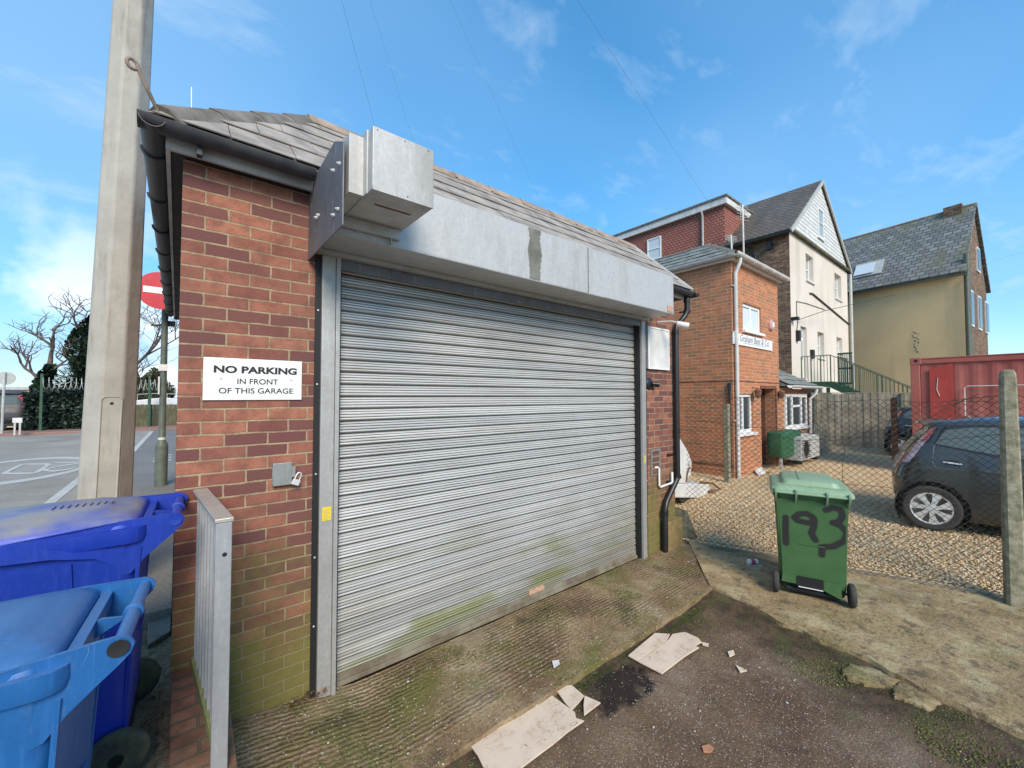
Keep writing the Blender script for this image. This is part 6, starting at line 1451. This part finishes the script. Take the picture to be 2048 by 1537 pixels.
# right of the pole
BT = thing('bare_tree', 'bare twiggy tree seen between the tall pole and the garage wall', 'tree', (-1.6, 30, .5)); mb = MB(); r = random.Random(3)
def tw(p, d, L, ra, dep):
    pts = [p]; dd = d
    for i in range(3): dd = (dd+Vector((r.uniform(-.25, .25), r.uniform(-.25, .25), r.uniform(-.15, .2)))).normalized(); pts.append(pts[-1]+dd*L/3)
    mb.tube(pts, [ra, ra*.85, ra*.7, ra*.6], 4, cap=False)
    if dep < 6:
        for k in range(3 if dep < 4 else 2): tw(pts[r.choice((1, 2, 3))], (dd*.6+Vector((r.uniform(-1, 1), r.uniform(-1, 1), r.uniform(-.2, .8)))).normalized(), L*.74, ra*.6, dep+1)
tw(Vector((-1.6, 30, .5)), Vector((.05, 0, 1)), 3.4, .14, 0); mb.build('crown', M['twig'], BT, uv=False, normals=False)
BU = thing('evergreen_bush', 'dark olive bush above the brown timber fence', 'bush', (-1.0, 26, .5))
rg3 = np.random.default_rng(9); n = 5000; a = rg3.normal(0, 1, (n, 3)); a /= np.linalg.norm(a, axis=1)[:, None]; a *= rg3.uniform(.6, 1, (n, 1)); pts = a*np.array([1.1, .8, .95])+np.array([-1.15, 26, 2.35]); pts[:, 2] += .25*np.sin(pts[:, 0]*5)
scatter('bush_leaves', M['bush'], pts, rg3.uniform(.05, .10, n), 'leaf', 9, parent=BU); mb = MB().tube([(-1.15, 26, .5), (-1.15, 26, 2.2)], .12, 8); mb.build('trunk', M['trunk'], BU)
WF = thing('brown_fence', 'brown timber fence across the road, right of the tall pole', 'fence', (-.2, 23, .6)); mb = MB(); r = random.Random(8)
for i in range(34): x = -2.25+i*.15; mb.box(x, 23.0+.015*(i % 2), .5, x+.145, 23.02+.015*(i % 2), 1.62+r.uniform(-.01, .01))
mb.build('boarding', M['wood_b'], WF); mb = MB().box(-1.06, 22.9, .5, -.96, 22.99, 2.4); mb.build('post', M['green_d'], WF)
WC = thing('white_roof', 'white trailer roof with rails seen over the brown fence', 'roof', (-.3, 24, .6)); mb = MB(); mb.prism([(-2.2, 23.8, 1.4), (1.4, 23.8, 1.4), (1.4, 23.8, 1.78), (-.6, 23.8, 1.95), (-2.2, 23.8, 1.72)], (0, 1.5, 0)); mb.build('roof_panel', M['whitepvc'], WC, bevel=.03)
mb = MB(); mb.tube([(-2.2, 23.9, 2.05), (-.9, 23.9, 2.15), (.2, 23.9, 2.12)], .02, 5)
for x in (-2.0, -1.5, -1.0, -.4, 0): mb.tube([(x, 23.9, 1.8), (x, 23.9, 2.12)], .015, 5)
mb.build('guard_rail', M['acgrey'], WC)
RS = thing('round_sign', 'back of a round grey traffic sign on a post at the far left', 'sign', (-5.15, 21.6, .6))
q = att(12, 757, 15.7); mb = MB().lathe([(.001, 0), (.25, 0), (.25, .01), (.001, .012)], q, (.2, -1, 0), 28); mb.build('sign_plate', M['acgrey'], RS); mb = MB().tube([(q.x-.05, q.y-.04, .5), (q.x-.03, q.y-.04, q.z+.22)], .04, 8); mb.build('post', M['acgrey'], RS)
BL = thing('low_barrier', 'short two legged barrier with cream top panel on the far pavement', 'barrier', (-4.75, 21.5, .6)); a = att(25, 838, 15.4); b = att(42, 838, 15.4); mb = MB().box(a.x, a.y-.02, a.z-.16, b.x, a.y+.02, a.z+.03); mb.build('top_panel', M['dirtywhite'], BL, bevel=.01)
for x in (a.x+.04, b.x-.08): mb = MB().box(x, a.y-.03, .55, x+.05, a.y+.02, a.z-.161); mb.build('leg', M['acgrey'], BL)
FB_ = thing('low_building', 'flat roofed beige building behind the van at the far left', 'building', (-9, 31, .5)); mb = MB().box(-16, 30, .4, -5.2, 34, 2.35); mb.build('wall', M['yellow'], FB_); mb = MB().box(-16.1, 29.9, 2.351, -5.1, 34.1, 2.5); mb.build('roof', M['acgrey'], FB_)
# aerial behind the garage
q0 = att(383, 222, 9); q1 = att(383, 175, 9); AE = thing('roof_aerial', 'thin white aerial rod beyond the garage roof', 'aerial', (q0.x, q0.y, 3)); mb = MB().tube([(q0.x, q0.y, .5), q0, q1], .012, 5); mb.build('rod', M['whitepvc'], AE)
# overhead cables
def cable(p0, p1, lab, r=.0045, far=True):
    a = att(*p0); b = att(*p1); d = (a-b); s = a+d*2.2 if far else a
    pts = [s.lerp(b, i/24)-Vector((0, 0, .5*math.sin(math.pi*i/24)*0)) for i in range(25)]
    mb = MB().tube(pts, r*.40, 4); tag(mb.build('overhead_cable', M['cable'], uv=False), lab, 'cable', 'overhead cables')
cable((683, 0, 7.5), (770, 330, 11.5), 'overhead cable nearest the tall pole, ending above the motor box', .005)
cable((740, 0, 8), (845, 345, 12), 'second overhead cable from the tall pole', .0035)
cable((900, 0, 8), (1110, 470, 14), 'third overhead cable, crossing above the middle of the shutter', .004)
cable((1155, 0, 8), (1445, 450, 15.6), 'longest overhead cable, ending at the tile hung attic storey', .006)
cable((2048, 505, 24), (1985, 521, 29), 'short piece of cable in the sky right of the yellow house', .008)
a = aty(1700, 640, CY-.1); cb_ = aty(1597, 640, CY-.1); mb = MB().tube([cb_, aty(1650, 622, CY-.5), atx(1790, 590, 28.0)], .012, 5); tag(mb.build('service_cable', M['wire'], uv=False), 'dark service cable strung from the cream house to the yellow house', 'cable')

# ================================================================== light
SUN_EL, SUN_AZ = R_(35), R_(200)     # azimuth from +y towards +x
sd = Vector((math.sin(SUN_AZ)*math.cos(SUN_EL), math.cos(SUN_AZ)*math.cos(SUN_EL), math.sin(SUN_EL)))
sun = bpy.data.lights.new('sun', 'SUN'); sun.energy = 2.5; sun.angle = R_(26); sun.color = (1, .90, .75)
so = bpy.data.objects.new('sun', sun); COL.objects.link(so); so.rotation_euler = sd.to_track_quat('Z', 'Y').to_euler(); so.location = (0, -10, 30)
w = bpy.data.worlds.new('World'); scene.world = w; w.use_nodes = True; nt = w.node_tree; bg = nt.nodes['Background']
def wn(ty, **k):
    n = nt.nodes.new(ty)
    for a, v in k.items():
        if a.startswith('i_'):
            key = a[2:]; inp = n.inputs[int(key)] if key.isdigit() else n.inputs[key.replace('_', ' ')]
            if isinstance(v, bpy.types.NodeSocket): nt.links.new(v, inp)
            else: inp.default_value = v
        else: setattr(n, a, v)
    return n
sky = wn('ShaderNodeTexSky', sky_type='NISHITA', sun_disc=False, sun_elevation=SUN_EL, sun_rotation=SUN_AZ, altitude=50, air_density=1.0, dust_density=.4, ozone_density=2.0)
hsv = wn('ShaderNodeHueSaturation', i_Hue=.492, i_Saturation=1.85, i_Value=1.25, i_Color=sky.outputs[0])
tc = wn('ShaderNodeTexCoord').outputs['Generated']; sx = wn('ShaderNodeSeparateXYZ', i_Vector=tc).outputs
def wm(op, a, b=0., clamp=False):
    m = nt.nodes.new('ShaderNodeMath'); m.operation = op; m.use_clamp = clamp
    for i, v in enumerate((a, b)):
        if isinstance(v, bpy.types.NodeSocket): nt.links.new(v, m.inputs[i])
        else: m.inputs[i].default_value = v
    return m.outputs[0]
den = wm('ADD', sx[2], .18); uvx = wm('DIVIDE', sx[0], den); uvy = wm('DIVIDE', sx[1], den)
pv = wn('ShaderNodeCombineXYZ', i_X=uvx, i_Y=uvy).outputs[0]
def wramp(f, stops):
    r = wn('ShaderNodeValToRGB', i_Fac=f); cr = r.color_ramp
    while len(cr.elements) < len(stops): cr.elements.new(.5)
    for e, (p, c) in zip(cr.elements, stops): e.position = p; e.color = (c, c, c, 1)
    return r.outputs[0]
mp = wn('ShaderNodeMapping', i_Vector=pv, i_Scale=(1.0, 1.7, 1), i_Rotation=(0, 0, .9)).outputs[0]
haze = wramp(wn('ShaderNodeTexNoise', i_Vector=mp, i_Scale=.45, i_Detail=2., i_Roughness=.45).outputs['Fac'], [(.28, .1), (.72, .85)])
wisp = wramp(wn('ShaderNodeTexNoise', i_Vector=mp, i_Scale=3.2, i_Detail=8., i_Roughness=.6, i_Distortion=.3).outputs['Fac'], [(.54, 0), (.78, .45)])
# cumulus low in the north (left of the view)
cd = att(150, 640, 1)-CAM; cd.normalize(); dt = wn('ShaderNodeVectorMath', operation='DOT_PRODUCT', i_0=tc, i_1=cd).outputs['Value']
near = wramp(dt, [(.90, 0), (.98, 1)])
cum = wramp(wn('ShaderNodeTexNoise', i_Vector=tc, i_Scale=4.5, i_Detail=9., i_Roughness=.55).outputs['Fac'], [(.44, 0), (.56, 1)])
low = wramp(sx[2], [(.10, 1), (.38, 0)])
cumf = wm('MULTIPLY', wm('MULTIPLY', near, cum), low)
# pale band near the horizon
hz_ = wramp(sx[2], [(.0, .62), (.35, .12), (.6, 0)])
def wmix(f, a, b):
    m = wn('ShaderNodeMix', data_type='RGBA')
    for i, v in ((0, f), (6, a), (7, b)):
        if isinstance(v, bpy.types.NodeSocket): nt.links.new(v, m.inputs[i])
        else: m.inputs[i].default_value = (*v, 1)
    return m
mx = wmix(haze, hsv.outputs[0], (1.7, 3.2, 5.2))
mx = wmix(hz_, mx.outputs[2], (3.0, 4.4, 5.8))
mx = wmix(wisp, mx.outputs[2], (3.6, 4.5, 5.4))
mx = wmix(cumf, mx.outputs[2], (6.0, 6.3, 6.6))
nt.links.new(mx.outputs[2], bg.inputs['Color']); bg.inputs['Strength'].default_value = .12
vs_ = scene.view_settings; vs_.view_transform = 'Standard'; vs_.look = 'None'; vs_.exposure = .75; vs_.gamma = 1; vs_.use_curve_mapping = False
scene.cycles.use_denoising = True
for o in list(scene.objects):
    if '_w' in o: del o['_w']
# every separate piece of a part becomes a part of its own
def split_parts():
    skip = ('lettering', 'small_print', 'line_wire', 'loose_wire', 'wire_mesh', 'panel_seam', 'damp_patch', 'mud_spot', 'crown', 'trunk', 'leaves', 'razor_wire', 'grille', 'cable', 'twig')
    for o in list(scene.objects):
        if o.type != 'MESH' or o.parent is None or o.get('kind') or any(k in o.name for k in skip): continue
        me = o.data; nv = len(me.vertices)
        if nv > 60000: continue
        par = list(range(nv))
        def fd(a):
            while par[a] != a: par[a] = par[par[a]]; a = par[a]
            return a
        for e in me.edges:
            a, b = fd(e.vertices[0]), fd(e.vertices[1])
            if a != b: par[a] = b
        root = [fd(i) for i in range(nv)]; ids = {r: k for k, r in enumerate(dict.fromkeys(root))}; K_ = len(ids)
        if K_ < 2 or K_ > 400: continue
        isl = np.array([ids[r] for r in root]); P_3 = np.array([tuple(v.co) for v in me.vertices])
        lo = np.full((K_, 3), 1e9); hi = np.full((K_, 3), -1e9); np.minimum.at(lo, isl, P_3); np.maximum.at(hi, isl, P_3)
        size = (hi-lo).max(1); gap = np.maximum(0, np.maximum(lo[:, None]-hi[None], lo[None]-hi[:, None]))
        nr = np.sqrt((gap**2).sum(2)) <= np.maximum(.02, .5*np.maximum(size[:, None], size[None]))
        pc = list(range(K_))
        def f2(a):
            while pc[a] != a: a = pc[a]
            return a
        for a, b in zip(*np.nonzero(np.triu(nr, 1))):
            a, b = f2(a), f2(b)
            if a != b: pc[a] = b
        groups = {}
        for k in range(K_): groups.setdefault(f2(k), []).append(k)
        if len(groups) < 2: continue
        nm = o.name.split('.')[0]
        for gi, ks in enumerate(list(groups.values())[1:]):
            ks = set(ks); c = o.copy(); c.data = me.copy(); c.name = nm; COL.objects.link(c)
            bm = bmesh.new(); bm.from_mesh(c.data); bm.verts.ensure_lookup_table()
            bmesh.ops.delete(bm, geom=[v for v in bm.verts if isl[v.index] not in ks], context='VERTS'); bm.to_mesh(c.data); bm.free()
        ks = set(list(groups.values())[0]); bm = bmesh.new(); bm.from_mesh(me); bm.verts.ensure_lookup_table()
        bmesh.ops.delete(bm, geom=[v for v in bm.verts if isl[v.index] not in ks], context='VERTS'); bm.to_mesh(me); bm.free()
split_parts()
